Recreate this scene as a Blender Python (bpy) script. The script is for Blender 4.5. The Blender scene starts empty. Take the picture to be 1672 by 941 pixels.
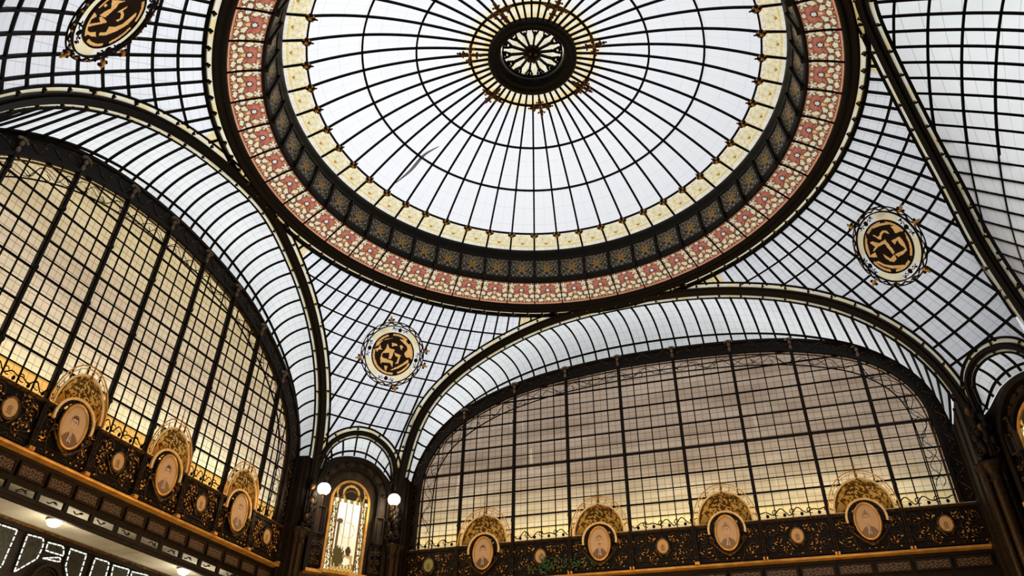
import bpy, math, random
import numpy as np
from mathutils import Vector, Matrix

C = bpy.context.scene.collection
ZO = 11.0                                   # height of the great ring above the floor
RHO_C = np.array([0.0, 0.0, -4.9])          # centre of the pendentive sphere (relative to the ring)
RHO = math.hypot(5.2, 4.9)
PI = math.pi
D2R = PI / 180

# ------------------------------------------------------------------ materials
def new_mat(name):
    m = bpy.data.materials.new(name); m.use_nodes = True
    nt = m.node_tree; nt.nodes.clear()
    out = nt.nodes.new('ShaderNodeOutputMaterial')
    return m, nt, out
def L(nt, a, b): nt.links.new(a, b)
def metal(name, col, rough=.45, metallic=.4, col2=None, scale=14, bump=.0, spec=.18):
    m, nt, out = new_mat(name)
    b = nt.nodes.new('ShaderNodeBsdfPrincipled')
    b.inputs['Roughness'].default_value = rough; b.inputs['Metallic'].default_value = metallic; b.inputs['Specular IOR Level'].default_value = spec
    col2 = col2 or tuple(c * .55 for c in col)
    n = nt.nodes.new('ShaderNodeTexNoise'); n.inputs['Scale'].default_value = scale; n.inputs['Detail'].default_value = 4
    tc = nt.nodes.new('ShaderNodeTexCoord'); L(nt, tc.outputs['Object'], n.inputs['Vector'])
    r = nt.nodes.new('ShaderNodeValToRGB')
    r.color_ramp.elements[0].position = .35; r.color_ramp.elements[1].position = .65
    r.color_ramp.elements[0].color = (*col2, 1); r.color_ramp.elements[1].color = (*col, 1)
    L(nt, n.outputs['Fac'], r.inputs['Fac']); L(nt, r.outputs['Color'], b.inputs['Base Color'])
    if bump:
        bp = nt.nodes.new('ShaderNodeBump'); bp.inputs['Strength'].default_value = bump; bp.inputs['Distance'].default_value = .02
        L(nt, n.outputs['Fac'], bp.inputs['Height']); L(nt, bp.outputs['Normal'], b.inputs['Normal'])
    L(nt, b.outputs['BSDF'], out.inputs['Surface'])
    return m
def math_node(nt, op, a, b=None):
    n = nt.nodes.new('ShaderNodeMath'); n.operation = op
    for i, v in enumerate((a, b)):
        if v is None: continue
        if hasattr(v, 'is_output'): L(nt, v, n.inputs[i])
        else: n.inputs[i].default_value = v
    return n.outputs[0]
def glass(name, lead=(.06, .06), lead_dark=.45, noise=.06, nscale=(1, 1, 1), lo=(.85, .85, .85), streak=False):
    """opalescent sheet glass: lets the daylight through diffusely; thin leads follow the UV cells"""
    m, nt, out = new_mat(name)
    t = nt.nodes.new('ShaderNodeBsdfTranslucent')
    at = nt.nodes.new('ShaderNodeVertexColor'); at.layer_name = 'Col'
    col = at.outputs['Color']
    tc = nt.nodes.new('ShaderNodeTexCoord')
    mp = nt.nodes.new('ShaderNodeMapping'); mp.inputs['Scale'].default_value = nscale
    L(nt, tc.outputs['Object'], mp.inputs['Vector'])
    n = nt.nodes.new('ShaderNodeTexNoise'); n.inputs['Scale'].default_value = 1.0; n.inputs['Detail'].default_value = 5; n.inputs['Roughness'].default_value = .6
    L(nt, mp.outputs['Vector'], n.inputs['Vector'])
    rp = nt.nodes.new('ShaderNodeValToRGB')
    rp.color_ramp.elements[0].position = .5 - .2; rp.color_ramp.elements[1].position = .5 + .2
    rp.color_ramp.elements[0].color = (*lo, 1); rp.color_ramp.elements[1].color = (1, 1, 1, 1)
    L(nt, n.outputs['Fac'], rp.inputs['Fac'])
    mx = nt.nodes.new('ShaderNodeMix'); mx.data_type = 'RGBA'; mx.blend_type = 'MULTIPLY'; mx.inputs[0].default_value = 1
    L(nt, col, mx.inputs[6]); L(nt, rp.outputs['Color'], mx.inputs[7])
    c = mx.outputs[2]
    if streak:                                   # lamp reflections painted into the glass colour as pale upright streaks
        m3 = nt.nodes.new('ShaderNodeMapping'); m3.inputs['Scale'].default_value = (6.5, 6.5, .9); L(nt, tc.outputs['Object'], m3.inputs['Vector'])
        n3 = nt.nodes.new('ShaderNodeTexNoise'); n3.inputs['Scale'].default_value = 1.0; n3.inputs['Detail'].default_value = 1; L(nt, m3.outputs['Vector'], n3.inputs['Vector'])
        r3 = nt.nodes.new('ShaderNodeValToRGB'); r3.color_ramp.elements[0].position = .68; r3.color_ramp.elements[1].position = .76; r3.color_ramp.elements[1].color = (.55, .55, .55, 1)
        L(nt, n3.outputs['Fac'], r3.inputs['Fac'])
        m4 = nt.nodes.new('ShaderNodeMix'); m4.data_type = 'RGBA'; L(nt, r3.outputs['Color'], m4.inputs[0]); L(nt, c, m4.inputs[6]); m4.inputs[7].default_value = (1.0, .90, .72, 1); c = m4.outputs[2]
    if lead:
        uv = nt.nodes.new('ShaderNodeUVMap'); sx = nt.nodes.new('ShaderNodeSeparateXYZ'); L(nt, uv.outputs['UV'], sx.inputs[0])
        a = math_node(nt, 'LESS_THAN', math_node(nt, 'PINGPONG', sx.outputs[0], .5), lead[0] / 2)
        b = math_node(nt, 'LESS_THAN', math_node(nt, 'PINGPONG', sx.outputs[1], .5), lead[1] / 2)
        k = math_node(nt, 'MAXIMUM', a, b)
        k = math_node(nt, 'MULTIPLY', k, 1 - lead_dark)
        k = math_node(nt, 'SUBTRACT', 1.0, k)
        m2 = nt.nodes.new('ShaderNodeMix'); m2.data_type = 'RGBA'; m2.blend_type = 'MULTIPLY'; m2.inputs[0].default_value = 1
        L(nt, c, m2.inputs[6])
        cb = nt.nodes.new('ShaderNodeCombineColor')
        for i in range(3): L(nt, k, cb.inputs[i])
        L(nt, cb.outputs[0], m2.inputs[7]); c = m2.outputs[2]
    L(nt, c, t.inputs['Color'])
    L(nt, t.outputs['BSDF'], out.inputs['Surface'])
    return m
def emit(name, strength, use_col=False, col=(1, .85, .6)):
    m, nt, out = new_mat(name)
    e = nt.nodes.new('ShaderNodeEmission'); e.inputs['Strength'].default_value = strength
    if use_col:
        at = nt.nodes.new('ShaderNodeVertexColor'); at.layer_name = 'Col'; L(nt, at.outputs['Color'], e.inputs['Color'])
    else: e.inputs['Color'].default_value = (*col, 1)
    L(nt, e.outputs[0], out.inputs['Surface'])
    return m
def paint(name, rough=.55, metallic=0.0):
    m, nt, out = new_mat(name)
    b = nt.nodes.new('ShaderNodeBsdfPrincipled'); b.inputs['Roughness'].default_value = rough; b.inputs['Metallic'].default_value = metallic
    at = nt.nodes.new('ShaderNodeVertexColor'); at.layer_name = 'Col'; L(nt, at.outputs['Color'], b.inputs['Base Color'])
    L(nt, b.outputs['BSDF'], out.inputs['Surface'])
    return m
IRON = metal('black_iron', (.0065, .005, .004), .5, .1)
LEAD = metal('lead_came', (.0025, .002, .0018), .6, .0, spec=.08)
BRONZE = metal('dark_bronze', (.022, .012, .005), .42, .3, bump=.3, scale=22)
BROWN = metal('brown_woodwork', (.0085, .0052, .0028), .55, .0, bump=.3, scale=9)
GREYWOOD = metal('grey_brown_panelling', (.040, .030, .023), .5, .0, bump=.2, scale=7)
GOLD = metal('worn_gilding', (.86, .48, .13), .42, .6, (.56, .29, .07), 6)
GILT = metal('gilt_scrolls', (.46, .24, .06), .42, .6, (.07, .035, .01), 30)
SCROLL = metal('bronzed_scrolls', (.15, .078, .024), .42, .6, (.015, .008, .004), 25)
CREAMGOLD = metal('pale_gilding', (.88, .66, .34), .5, .2, (.70, .48, .20), 12)
CEIL = metal('cream_plaster', (.62, .60, .50), .7, .0, (.5, .47, .38), 3)
FLOORM = metal('dark_floor_tiles', (.06, .045, .035), .5, .0, (.03, .022, .018), 2)
STONE = metal('dusty_stone', (.20, .16, .125), .7, .0, (.09, .07, .055), 30)
LEAF = metal('ivy_leaf', (.03, .10, .03), .5, .0, (.012, .04, .014), 30)
G_DOME = glass('dome_glass', (.03, .025), .84, nscale=(.6, .6, .6), lo=(.95, .96, .97))
G_PEND = glass('pendentive_glass', (.045, .05), .70, nscale=(.8, .8, .8), lo=(.88, .89, .90))
G_VAULT = glass('vault_glass', (.05, .035), .60, nscale=(.8, .8, .8), lo=(.85, .86, .86))
G_COL = glass('stained_glass', None, nscale=(9, 9, 9), lo=(.72, .70, .66))
G_STRIP = glass('pale_strip_glass', None, nscale=(3, 3, 3), lo=(.84, .78, .64))
G_LUN = glass('lunette_glass', (.07, .09), .45, nscale=(.55, .55, 2.4), lo=(.72, .67, .63))
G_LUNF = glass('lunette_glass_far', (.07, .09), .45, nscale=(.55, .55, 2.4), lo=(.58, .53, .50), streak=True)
PAINT = paint('painted_porcelain', .5)
RELIEF = paint('cast_relief', .45, .15)
GLOBE = emit('lit_globe', 14, col=(1, .84, .58))
CLAMP = emit('lit_ceiling_lamp', 12, col=(1, .86, .62))
LITWIN = emit('lit_stained_window', 1.05, True)

# ------------------------------------------------------------------ mesh helper
class MB:
    def __init__(s): s.v = []; s.f = []; s.c = []; s.m = []; s.uv = []; s.n = 0
    def add(s, verts, faces, col=(1, 1, 1), mat=0, uvs=None):
        o = s.n
        s.v.append(np.asarray(verts, float).reshape(-1, 3)); s.n += len(s.v[-1])
        for i, f in enumerate(faces):
            s.f.append([k + o for k in f]); s.c.append(col[i] if isinstance(col, list) else col); s.m.append(mat)
            s.uv.append(uvs[i] if uvs is not None else None)
        return s
    def box(s, a, b, mat=0, col=(1, 1, 1)):
        x0, y0, z0 = a; x1, y1, z1 = b
        s.add([(x0, y0, z0), (x1, y0, z0), (x1, y1, z0), (x0, y1, z0), (x0, y0, z1), (x1, y0, z1), (x1, y1, z1), (x0, y1, z1)],
              [(0, 3, 2, 1), (4, 5, 6, 7), (0, 1, 5, 4), (1, 2, 6, 5), (2, 3, 7, 6), (3, 0, 4, 7)], col, mat); return s
    def prism(s, base, top, mat=0, col=(1, 1, 1)):
        n = len(base)
        s.add(list(base) + list(top), [tuple(range(n))[::-1], tuple(range(n, 2 * n))] + [(i, (i + 1) % n, (i + 1) % n + n, i + n) for i in range(n)], col, mat); return s
    def sweep(s, path, up, w, h, lat=0.0, off=0.0, mat=0, closed=False, col=(1, 1, 1)):
        """rectangular bar along PATH: w across, h towards UP (the room), shifted LAT sideways and OFF towards UP"""
        p = np.asarray(path, float); n = len(p)
        u = np.asarray(up, float)
        if u.ndim == 1: u = np.tile(u, (n, 1))
        t = np.roll(p, -1, 0) - np.roll(p, 1, 0) if closed else np.gradient(p, axis=0)
        t /= np.linalg.norm(t, axis=1)[:, None] + 1e-12
        b = np.cross(t, u); b /= np.linalg.norm(b, axis=1)[:, None] + 1e-12
        u = np.cross(b, t)
        A = p + b * (lat - w / 2) + u * off; B = p + b * (lat + w / 2) + u * off
        V = np.stack([A, B, B + u * h, A + u * h], 1).reshape(-1, 3)
        F = []
        for i in range(n if closed else n - 1):
            j = (i + 1) % n
            for k in range(4):
                F.append((i * 4 + k, i * 4 + (k + 1) % 4, j * 4 + (k + 1) % 4, j * 4 + k))
        if not closed: F += [(3, 2, 1, 0), tuple((n - 1) * 4 + k for k in range(4))]
        s.add(V, F, col, mat); return s
    def tube(s, path, r, sides=6, mat=0, closed=False, col=(1, 1, 1)):
        p = np.asarray(path, float); n = len(p)
        t = np.roll(p, -1, 0) - np.roll(p, 1, 0) if closed else np.gradient(p, axis=0)
        t /= np.linalg.norm(t, axis=1)[:, None] + 1e-12
        ref = np.array([0, 0, 1.0]) if abs(t[:, 2]).mean() < .8 else np.array([1.0, 0, 0])
        if abs(t[:, 2]).max() > .95 and abs(t[:, 0]).max() > .95: ref = np.array([.1, 1.0, .05])
        b = np.cross(t, ref); b /= np.linalg.norm(b, axis=1)[:, None] + 1e-12
        u = np.cross(b, t)
        rr = np.broadcast_to(np.asarray(r, float), (n,))
        a = np.arange(sides) * 2 * PI / sides
        V = (p[:, None] + rr[:, None, None] * (np.cos(a)[None, :, None] * b[:, None] + np.sin(a)[None, :, None] * u[:, None])).reshape(-1, 3)
        F = []
        for i in range(n if closed else n - 1):
            j = (i + 1) % n
            for k in range(sides): F.append((i * sides + k, i * sides + (k + 1) % sides, j * sides + (k + 1) % sides, j * sides + k))
        if not closed: F += [tuple(range(sides))[::-1], tuple((n - 1) * sides + k for k in range(sides))]
        s.add(V, F, col, mat); return s
    def lathe(s, prof, seg=120, mat=0, center=(0, 0, 0), closed=False, col=(1, 1, 1)):
        prof = list(prof); m = len(prof); V = []
        for i in range(seg):
            a = 2 * PI * i / seg
            for r, z in prof: V.append((center[0] + r * math.sin(a), center[1] + r * math.cos(a), center[2] + z))
        F = []
        for i in range(seg):
            j = (i + 1) % seg
            for k in range(m if closed else m - 1):
                l = (k + 1) % m
                F.append((i * m + k, i * m + l, j * m + l, j * m + k))
        s.add(V, F, col, mat); return s
    def ball(s, c, r, mat=0, seg=10, rings=6, col=(1, 1, 1), axes=None):
        """ellipsoid; r is a number or three radii, axes three unit vectors"""
        rx, ry, rz = (r, r, r) if not hasattr(r, '__len__') else r
        ax = np.eye(3) if axes is None else np.asarray(axes, float)
        V = []; 
        for i in range(rings + 1):
            th = PI * i / rings
            for k in range(seg):
                ph = 2 * PI * k / seg
                q = np.array([rx * math.sin(th) * math.cos(ph), ry * math.sin(th) * math.sin(ph), rz * math.cos(th)])
                V.append(np.asarray(c) + q @ ax)
        F = [(i * seg + k, (i + 1) * seg + k, (i + 1) * seg + (k + 1) % seg, i * seg + (k + 1) % seg) for i in range(rings) for k in range(seg)]
        s.add(V, F, col, mat); return s
    def grid(s, P, mat=0, colfn=None, uv=None, skip=None, col=(1, 1, 1)):
        """P: (n, m, 3) surface points; colfn(i, j) gives each face's colour; uv (n, m, 2)"""
        n, m = P.shape[:2]; F = []; Cc = []; U = []
        for i in range(n - 1):
            for j in range(m - 1):
                if skip is not None and skip(i, j): continue
                F.append((i * m + j, (i + 1) * m + j, (i + 1) * m + j + 1, i * m + j + 1))
                Cc.append(colfn(i, j) if colfn else col)
                if uv is not None: U.append([uv[i, j], uv[i + 1, j], uv[i + 1, j + 1], uv[i, j + 1]])
        s.add(P.reshape(-1, 3), F, Cc, mat, U if uv is not None else None); return s
    def mesh(s, name, mats, smooth=False):
        me = bpy.data.meshes.new(name)
        V = np.concatenate(s.v) if s.v else np.zeros((0, 3))
        me.from_pydata(V.tolist(), [], s.f)
        for m in (mats if isinstance(mats, (list, tuple)) else [mats]): me.materials.append(m)
        me.polygons.foreach_set('material_index', s.m)
        cnt = np.array([len(f) for f in s.f])
        ca = me.color_attributes.new('Col', 'FLOAT_COLOR', 'CORNER')
        cc = np.repeat(np.c_[np.array(s.c, float).reshape(-1, 3), np.ones(len(s.f))], cnt, 0)
        ca.data.foreach_set('color', cc.ravel().astype(np.float32))
        if any(u is not None for u in s.uv):
            ul = me.uv_layers.new(name='UVMap'); arr = []
            for f, u in zip(s.f, s.uv):
                arr.extend(np.asarray(u, float).ravel().tolist() if u is not None else [0.25, 0.25] * len(f))
            ul.data.foreach_set('uv', arr)
        if smooth: me.polygons.foreach_set('use_smooth', [True] * len(s.f))
        me.update()
        return me
def obj(name, me, parent=None, loc=(0, 0, 0), rotz=0.0):
    o = bpy.data.objects.new(name, me); C.objects.link(o)
    o.location = loc; o.rotation_euler = (0, 0, rotz)
    if parent is not None: o.parent = parent
    return o
def build(mb, name, mats, parent=None, smooth=False, loc=(0, 0, 0), rotz=0.0):
    return obj(name, mb.mesh(name, mats, smooth), parent, loc, rotz)
def tag(o, label=None, cat=None, group=None, kind=None):
    if label: o['label'] = label
    if cat: o['category'] = cat
    if group: o['group'] = group
    if kind: o['kind'] = kind
    return o
def thing(name, loc, label, cat, group=None, kind=None, rotz=0.0):
    o = bpy.data.objects.new(name, None); C.objects.link(o)
    o.location = loc; o.rotation_euler = (0, 0, rotz); o.empty_display_size = .2
    return tag(o, label, cat, group, kind)
def world_frame(o, loc, axes=None):
    """move a thing to LOC with its local x, y, z along AXES"""
    m = Matrix.Identity(4)
    if axes is not None:
        for i in range(3):
            for k in range(3): m[k][i] = float(axes[i][k])
    m.translation = Vector([float(x) for x in loc]); o.matrix_world = m
RING = np.array([0, 0, ZO])

# ------------------------------------------------------------------ curves
def resample(p, n):
    p = np.asarray(p, float); d = np.r_[0, np.cumsum(np.linalg.norm(np.diff(p, axis=0), axis=1))]
    t = np.linspace(0, d[-1], n); return np.stack([np.interp(t, d, p[:, k]) for k in range(p.shape[1])], 1)
def smooth(p, n=200, sig=6):
    q = resample(p, n); k = np.exp(-.5 * (np.arange(-3 * sig, 3 * sig + 1) / sig) ** 2); k /= k.sum(); e = 3 * sig
    ext = np.r_[2 * q[:1] - q[1:e + 1][::-1], q, 2 * q[-1:] - q[-e - 1:-1][::-1]]
    return np.stack([np.convolve(ext[:, i], k, 'valid') for i in range(q.shape[1])], 1)
def sph(az, z):
    """point of the pendentive sphere at azimuth AZ (deg from +Y towards +X), height Z below the ring"""
    az = np.asarray(az, float) * D2R; z = np.asarray(z, float)
    r = np.sqrt(np.maximum(RHO ** 2 - (z - RHO_C[2]) ** 2, 0)); return np.stack([r * np.sin(az), r * np.cos(az), z + 0 * az], -1)
def inward(p):
    d = RHO_C - p; return d / np.linalg.norm(d, axis=-1, keepdims=True)
def sphcurve(pts, n=160, sig=5):
    a = np.array(pts, float); p = smooth(sph(a[:, 0], a[:, 1]), n, sig)
    d = p - RHO_C; return RHO_C + d / np.linalg.norm(d, axis=1)[:, None] * RHO
AZ_F = [(-42.6, -3.9), (-42.3, -3.4), (-42.0, -2.9), (-41.5, -2.45), (-40.3, -2.02), (-39.0, -1.76), (-35.2, -1.27), (-30.7, -.9), (-25.7, -.6), (-20.4, -.37), (-14.8, -.2), (-7.1, -.08), (3, -.03), (12, -.08), (20.1, -.2), (26.9, -.38), (32.9, -.62), (38.3, -.9), (43, -1.23), (47, -1.62), (50.6, -2.12), (53, -2.6), (54.9, -3.1), (55.9, -3.6), (56.3, -4.1)]
AZ_L = [(-141.5, -3.6), (-138.1, -2.8), (-132.8, -1.9), (-126.4, -1.2), (-121.4, -.83), (-115.1, -.5), (-109, -.29), (-103.5, -.17), (-96.3, -.07), (-91, -.06), (-87.5, -.1), (-83.5, -.2), (-79, -.34), (-74, -.56), (-69.9, -.82), (-66.4, -1.14), (-63.1, -1.55), (-60.8, -2.0), (-58.8, -2.6), (-57.9, -3.1), (-57.5, -3.7)]
AZ_R = [(71.0, -3.6), (71.1, -3.1), (71.5, -2.7), (72.1, -2.4), (73.5, -2.02), (75.8, -1.64), (78.1, -1.28), (81.2, -.93), (85.8, -.58), (91.1, -.32), (96.9, -.15), (101, -.07), (106, -.12), (111, -.3), (118, -.6), (125, -1.2), (131, -2), (135, -3), (136, -3.6)]
AZ_CL = [(-57.2, -3.8), (-56.8, -3.36), (-56.0, -3.12), (-54.2, -2.91), (-51.7, -2.78), (-48.9, -2.77), (-45.9, -2.93), (-44.1, -3.15), (-43.4, -3.4), (-43.0, -3.8)]
AZ_CR = [(57.3, -4.2), (57.6, -3.78), (58.6, -3.6), (60.3, -3.5), (62.5, -3.48), (65, -3.55), (67, -3.7), (68.5, -3.95), (69.3, -4.3)]
AZ_CB = [(-142.2, -3.75), (-143, -3.6), (-146, -3.4), (-149, -3.3), (-152, -3.35), (-155, -3.5), (-155.8, -3.6)]
AZ_B = [(-156.5, -3.6), (-158, -2.6), (-162, -1.7), (-168, -.9), (-175, -.4), (-182, -.12)]
RIB_F, RIB_L, RIB_R = sphcurve(AZ_F), sphcurve(AZ_L), sphcurve(AZ_R)
RIB_CL, RIB_CR = sphcurve(AZ_CL, 60, 2), sphcurve(AZ_CR, 60, 2)
def azz(p): return np.degrees(np.arctan2(p[:, 0], p[:, 1])), p[:, 2]
def shift(p, d):
    t = np.gradient(p, axis=0); b = np.cross(t, inward(p)); b /= np.linalg.norm(b, axis=1)[:, None]; q = p + b * d - RHO_C
    return RHO_C + q / np.linalg.norm(q, axis=1)[:, None] * RHO
def bound(lists, wrap=False):
    a = np.concatenate([azz(p)[0] for p in lists]); z = np.concatenate([azz(p)[1] for p in lists])
    if wrap: a = np.where(a > 0, a - 360, a)
    # lowest monotone envelope: bin by azimuth, keep the upper edge of what closes the field
    o = np.argsort(a); a, z = a[o], z[o]
    return lambda q: np.interp(q, a, z)
# wall curves (s along the wall, z)
aF, aL = .015, .011
F_DIR = np.array([math.cos(aF), math.sin(aF), 0]); F_OUT = np.array([-math.sin(aF), math.cos(aF), 0]); F_T = 5.80
L_DIR = np.array([-math.sin(aL), math.cos(aL), 0]); L_OUT = np.array([-math.cos(aL), -math.sin(aL), 0]); L_T = 6.237
VF = [(-4.78, -4.9), (-4.78, -3.9), (-4.76, -3.4), (-4.71, -3.05), (-4.51, -2.68), (-4.25, -2.27), (-3.73, -1.87), (-3.17, -1.57), (-2.6, -1.36), (-1.67, -1.15), (-.93, -1.06), (-.02, -.985), (.81, -.97), (1.57, -.985), (2.19, -1.01), (2.83, -1.06), (3.45, -1.13), (4.02, -1.25), (4.59, -1.42), (4.94, -1.55), (5.15, -1.66), (5.52, -1.94), (5.81, -2.24), (5.97, -2.5), (6.08, -2.75), (6.15, -3.05), (6.18, -3.5), (6.18, -4.0), (6.18, -4.9)]
VL = [(-5.1, -4.9), (-5.1, -3.6), (-5.0, -2.9), (-4.75, -2.3), (-4.4, -1.9), (-3.96, -1.57), (-3.46, -1.29), (-2.95, -1.08), (-2.34, -.93), (-1.65, -.84), (-.86, -.81), (-.1, -.86), (.5, -.94), (.91, -1.02), (1.25, -1.11), (1.56, -1.23), (1.9, -1.38), (2.25, -1.56), (2.61, -1.79), (3.02, -2.11), (3.36, -2.5), (3.6, -2.91), (3.72, -3.26), (3.76, -3.7), (3.76, -4.9)]
def wallpt(d, out, T, s, z, depth=0.0):
    """depth > 0: into the room"""
    s = np.asarray(s, float); z = np.asarray(z, float)
    return s[..., None] * d + out * T - out * np.asarray(depth)[..., None] + np.stack([0 * z, 0 * z, z], -1)

def offset_curve(c, d):
    t = np.gradient(c, axis=0); t /= np.linalg.norm(t, axis=1)[:, None]
    nrm = np.stack([t[:, 1], -t[:, 0]], 1)                       # right of travel = inside for left-to-right arches
    return c + nrm * d
# ------------------------------------------------------------------ helpers for pattern functions
def smin(*a): return min(a)
def in_poly(pts, x, y):
    c = False; j = len(pts) - 1
    for i in range(len(pts)):
        xi, yi = pts[i]; xj, yj = pts[j]
        if (yi > y) != (yj > y) and x < (xj - xi) * (y - yi) / (yj - yi) + xi: c = not c
        j = i
    return c
random.seed(4)

# ================================================================== THE DOME
N = 50; STEP = 360.0 / N
DOME = [(.80, 2.29), (1.161, 2.245), (1.65, 2.17), (2.144, 2.050), (2.62, 1.905), (3.082, 1.723), (3.53, 1.49), (3.962, 1.227)]
def dome_curve(n):
    d = np.array(DOME); c = np.polyfit(d[:, 0], d[:, 1], 3); r = np.linspace(.80, 3.962, n); return np.stack([r, np.polyval(c, r)], 1)
DC = dome_curve(25)
def dome_z(r): return float(np.interp(r, DC[:, 0], DC[:, 1]))
dome = thing('glass_dome', (0, 0, ZO), 'large round dome of white glass with black radial ribs over the hall', 'dome')
mb = MB(); seg = 200
P = np.zeros((seg + 1, len(DC), 3)); UV = np.zeros((seg + 1, len(DC), 2))
for i in range(seg + 1):
    a = 2 * PI * i / seg + STEP / 2 * D2R
    for j, (r, z) in enumerate(DC):
        P[i, j] = (r * math.sin(a), r * math.cos(a), z); UV[i, j] = (i / seg * N * 2, (r - .8) * 3.0)
def domecol(i, j):
    r = DC[j, 0]
    if r < 1.14:
        c = (1.0, .80, .40) if (j % 2 == 0) else (1.0, .90, .66)
        return c
    if r < 1.32: return (1.0, .93, .74) if (i // 2) % 2 else (1.0, .95, .84)
    return (.985, .985, 1.0)
mb.grid(P, colfn=domecol, uv=UV)
build(mb, 'skylight_glass', G_DOME, dome, True)
# ribs
mb = MB(); rr = np.linspace(.80, 3.962, 20)
path = np.array([(0, r, dome_z(r)) for r in rr] + [(0, 4.345, 1.06)]); up = np.array([0, -.3, -1.0])
mb.sweep(path, up, .036, .034, off=.0)
rib_me = mb.mesh('rib', LEAD)
for k in range(N): obj('rib', rib_me, dome, rotz=-(k + .5) * STEP * D2R)
for r, w in ((1.161, .04), (2.144, .034), (3.082, .034), (3.962, .03)):
    z = dome_z(r)
    t = np.linspace(0, 2 * PI, 161)[:-1]
    mb = MB().sweep(np.stack([r * np.sin(t), r * np.cos(t), np.full(160, z)], 1), np.array([0, 0, -1.0]), w, .035, closed=True)
    build(mb, 'hoop', LEAD, dome)
# small flower bosses at the outer hoop
mb = MB()
for k in range(4):
    a = k * PI / 2; mb.ball((.055 * math.cos(a), .055 * math.sin(a), 0), .036, seg=7, rings=5)
for k in range(4):
    a = k * PI / 2 + PI / 4; mb.ball((.06 * math.cos(a), .06 * math.sin(a), -.01), .022, mat=1, seg=6, rings=4)
mb.ball((0, 0, -.03), .03, mat=1, seg=8, rings=5); mb.ball((0, .10, 0), (.016, .03, .016), seg=6, rings=4); mb.ball((0, -.10, 0), (.016, .03, .016), seg=6, rings=4)
ros = mb.mesh('flower_boss', [BRONZE, GOLD], True)
for k in range(N):
    a = (k + .5) * STEP * D2R
    obj('flower_boss', ros, dome, (3.962 * math.sin(a), 3.962 * math.cos(a), dome_z(3.962) - .07), -a)
mb = MB()
for k in range(4):
    a = k * PI / 2
    for q, rad in ((.06, .035), (.12, .045), (.19, .032), (.235, .02)):
        mb.ball((q * math.cos(a), q * math.sin(a), 0), rad, seg=7, rings=5)
    for sgn in (-1, 1):
        x, y = .13, .06 * sgn
        mb.ball((x * math.cos(a) - y * math.sin(a), x * math.sin(a) + y * math.cos(a), -.01), .022, mat=1, seg=6, rings=4)
mb.ball((0, 0, -.03), .035, mat=1, seg=8, rings=5)
RUST = metal('rusty_gilding', (.22, .085, .022), .5, .3, (.06, .022, .008), 40)
cross = mb.mesh('cross_flower', [RUST, GILT], True)
for a in (-114.8, -61, -10.4, 37.7, 87, 140.3, 190.7):
    obj('cross_flower', cross, dome, (1.161 * math.sin(a * D2R), 1.161 * math.cos(a * D2R), dome_z(1.161) - .08), -a * D2R)
# yellow border panels
rnd = random.Random(11)
seeds = []
for y in (.10, .30, .50): seeds += [(x + rnd.uniform(-.05, .05), y + rnd.uniform(-.05, .05)) for x in (0.0, .25, .5, .75, 1.0)]
seeds += [(x, .66) for x in (.1, .3, .5, .7, .9)]
def border_col(u, v):
    if v > .80:
        if abs(v - .80) < .02 or min(abs(u - .25), abs(u - .5), abs(u - .75)) < .012: return (.92, .74, .34)
        return (1.0, .96, .86)
    if v > .73: return (.98, .80, .36) if (int(u * 22) % 3) else (.90, .66, .22)
    if v < .05: return (1.0, .93, .70)
    d = sorted((u - a) ** 2 + ((v - b) * .95) ** 2 for a, b in seeds)
    if math.sqrt(d[1]) - math.sqrt(d[0]) < .030: return (.93, .74, .30)
    if (u - .5) ** 2 + (v - .62) ** 2 < .004: return (.55, .33, .06)
    return (1.0, .93, .70) if .22 < v < .73 else (1.0, .96, .84)
def ring_panel(name, r0, z0, r1, z1, nu, nv, fn, mat, bulge=0.0):
    mb = MB(); P = np.zeros((nu + 1, nv + 1, 3))
    for i in range(nu + 1):
        a = (i / nu - .5) * STEP * D2R
        for j in range(nv + 1):
            t = j / nv; r = r0 + (r1 - r0) * t; z = z0 + (z1 - z0) * t + bulge * math.sin(PI * t)
            P[i, j] = (r * math.sin(a), r * math.cos(a), z)
    mb.grid(P, colfn=lambda i, j: fn((i + .5) / nu, (j + .5) / nv))
    return mb.mesh(name, mat)
bp = ring_panel('border_pane', 3.962, 1.227, 4.353, 1.044, 30, 26, border_col, G_COL)
for k in range(N): obj('border_pane', bp, dome, rotz=-k * STEP * D2R)

# ------------------------------------------------------------------ oculus
ocu = thing('oculus_grille', (0, 0, ZO + 2.2), 'dark round rose grille with hanging boss at the crown of the dome', 'grille')
mb = MB().lathe([(.83, .09), (.83, -.05), (.78, -.09), (.72, -.06), (.70, -.02), (.66, -.04), (.62, 0), (.60, .10), (.59, .24), (.70, .24), (.83, .09)], 100)
build(mb, 'moulded_ring', IRON, ocu, True)
mb = MB(); nn = 64; P = np.zeros((nn + 1, 8, 3))
for i in range(nn + 1):
    for j in range(8):
        r = .005 + .6 * j / 7; a = 2 * PI * i / nn; P[i, j] = (r * math.sin(a), r * math.cos(a), .25)
mb.grid(P, colfn=lambda i, j: (1.0, .92, .66) if (i // 2 + j) % 3 else (1.0, .97, .86))
build(mb, 'cream_glass', G_COL, ocu)
mb = MB()
mb.sweep([(0, .15, .2), (0, .46, .2)], (0, 0, -1), .035, .05)
for sx in (-1, 1):
    t = np.linspace(0, 1, 9); mb.sweep(np.stack([sx * (.012 + .055 * np.sin(t * PI * .55)), .40 + .17 * t, 0 * t + .2], 1), (0, 0, -1), .022, .045)
    mb.ball((sx * .055, .50, .19), .026, seg=7, rings=5); 
mb.ball((0, .52, .19), .034, seg=7, rings=5); mb.ball((0, .36, .19), .028, seg=7, rings=5)
sp = mb.mesh('spoke', LEAD)
for k in range(14): obj('spoke', sp, ocu, rotz=-k * 2 * PI / 14)
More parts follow.
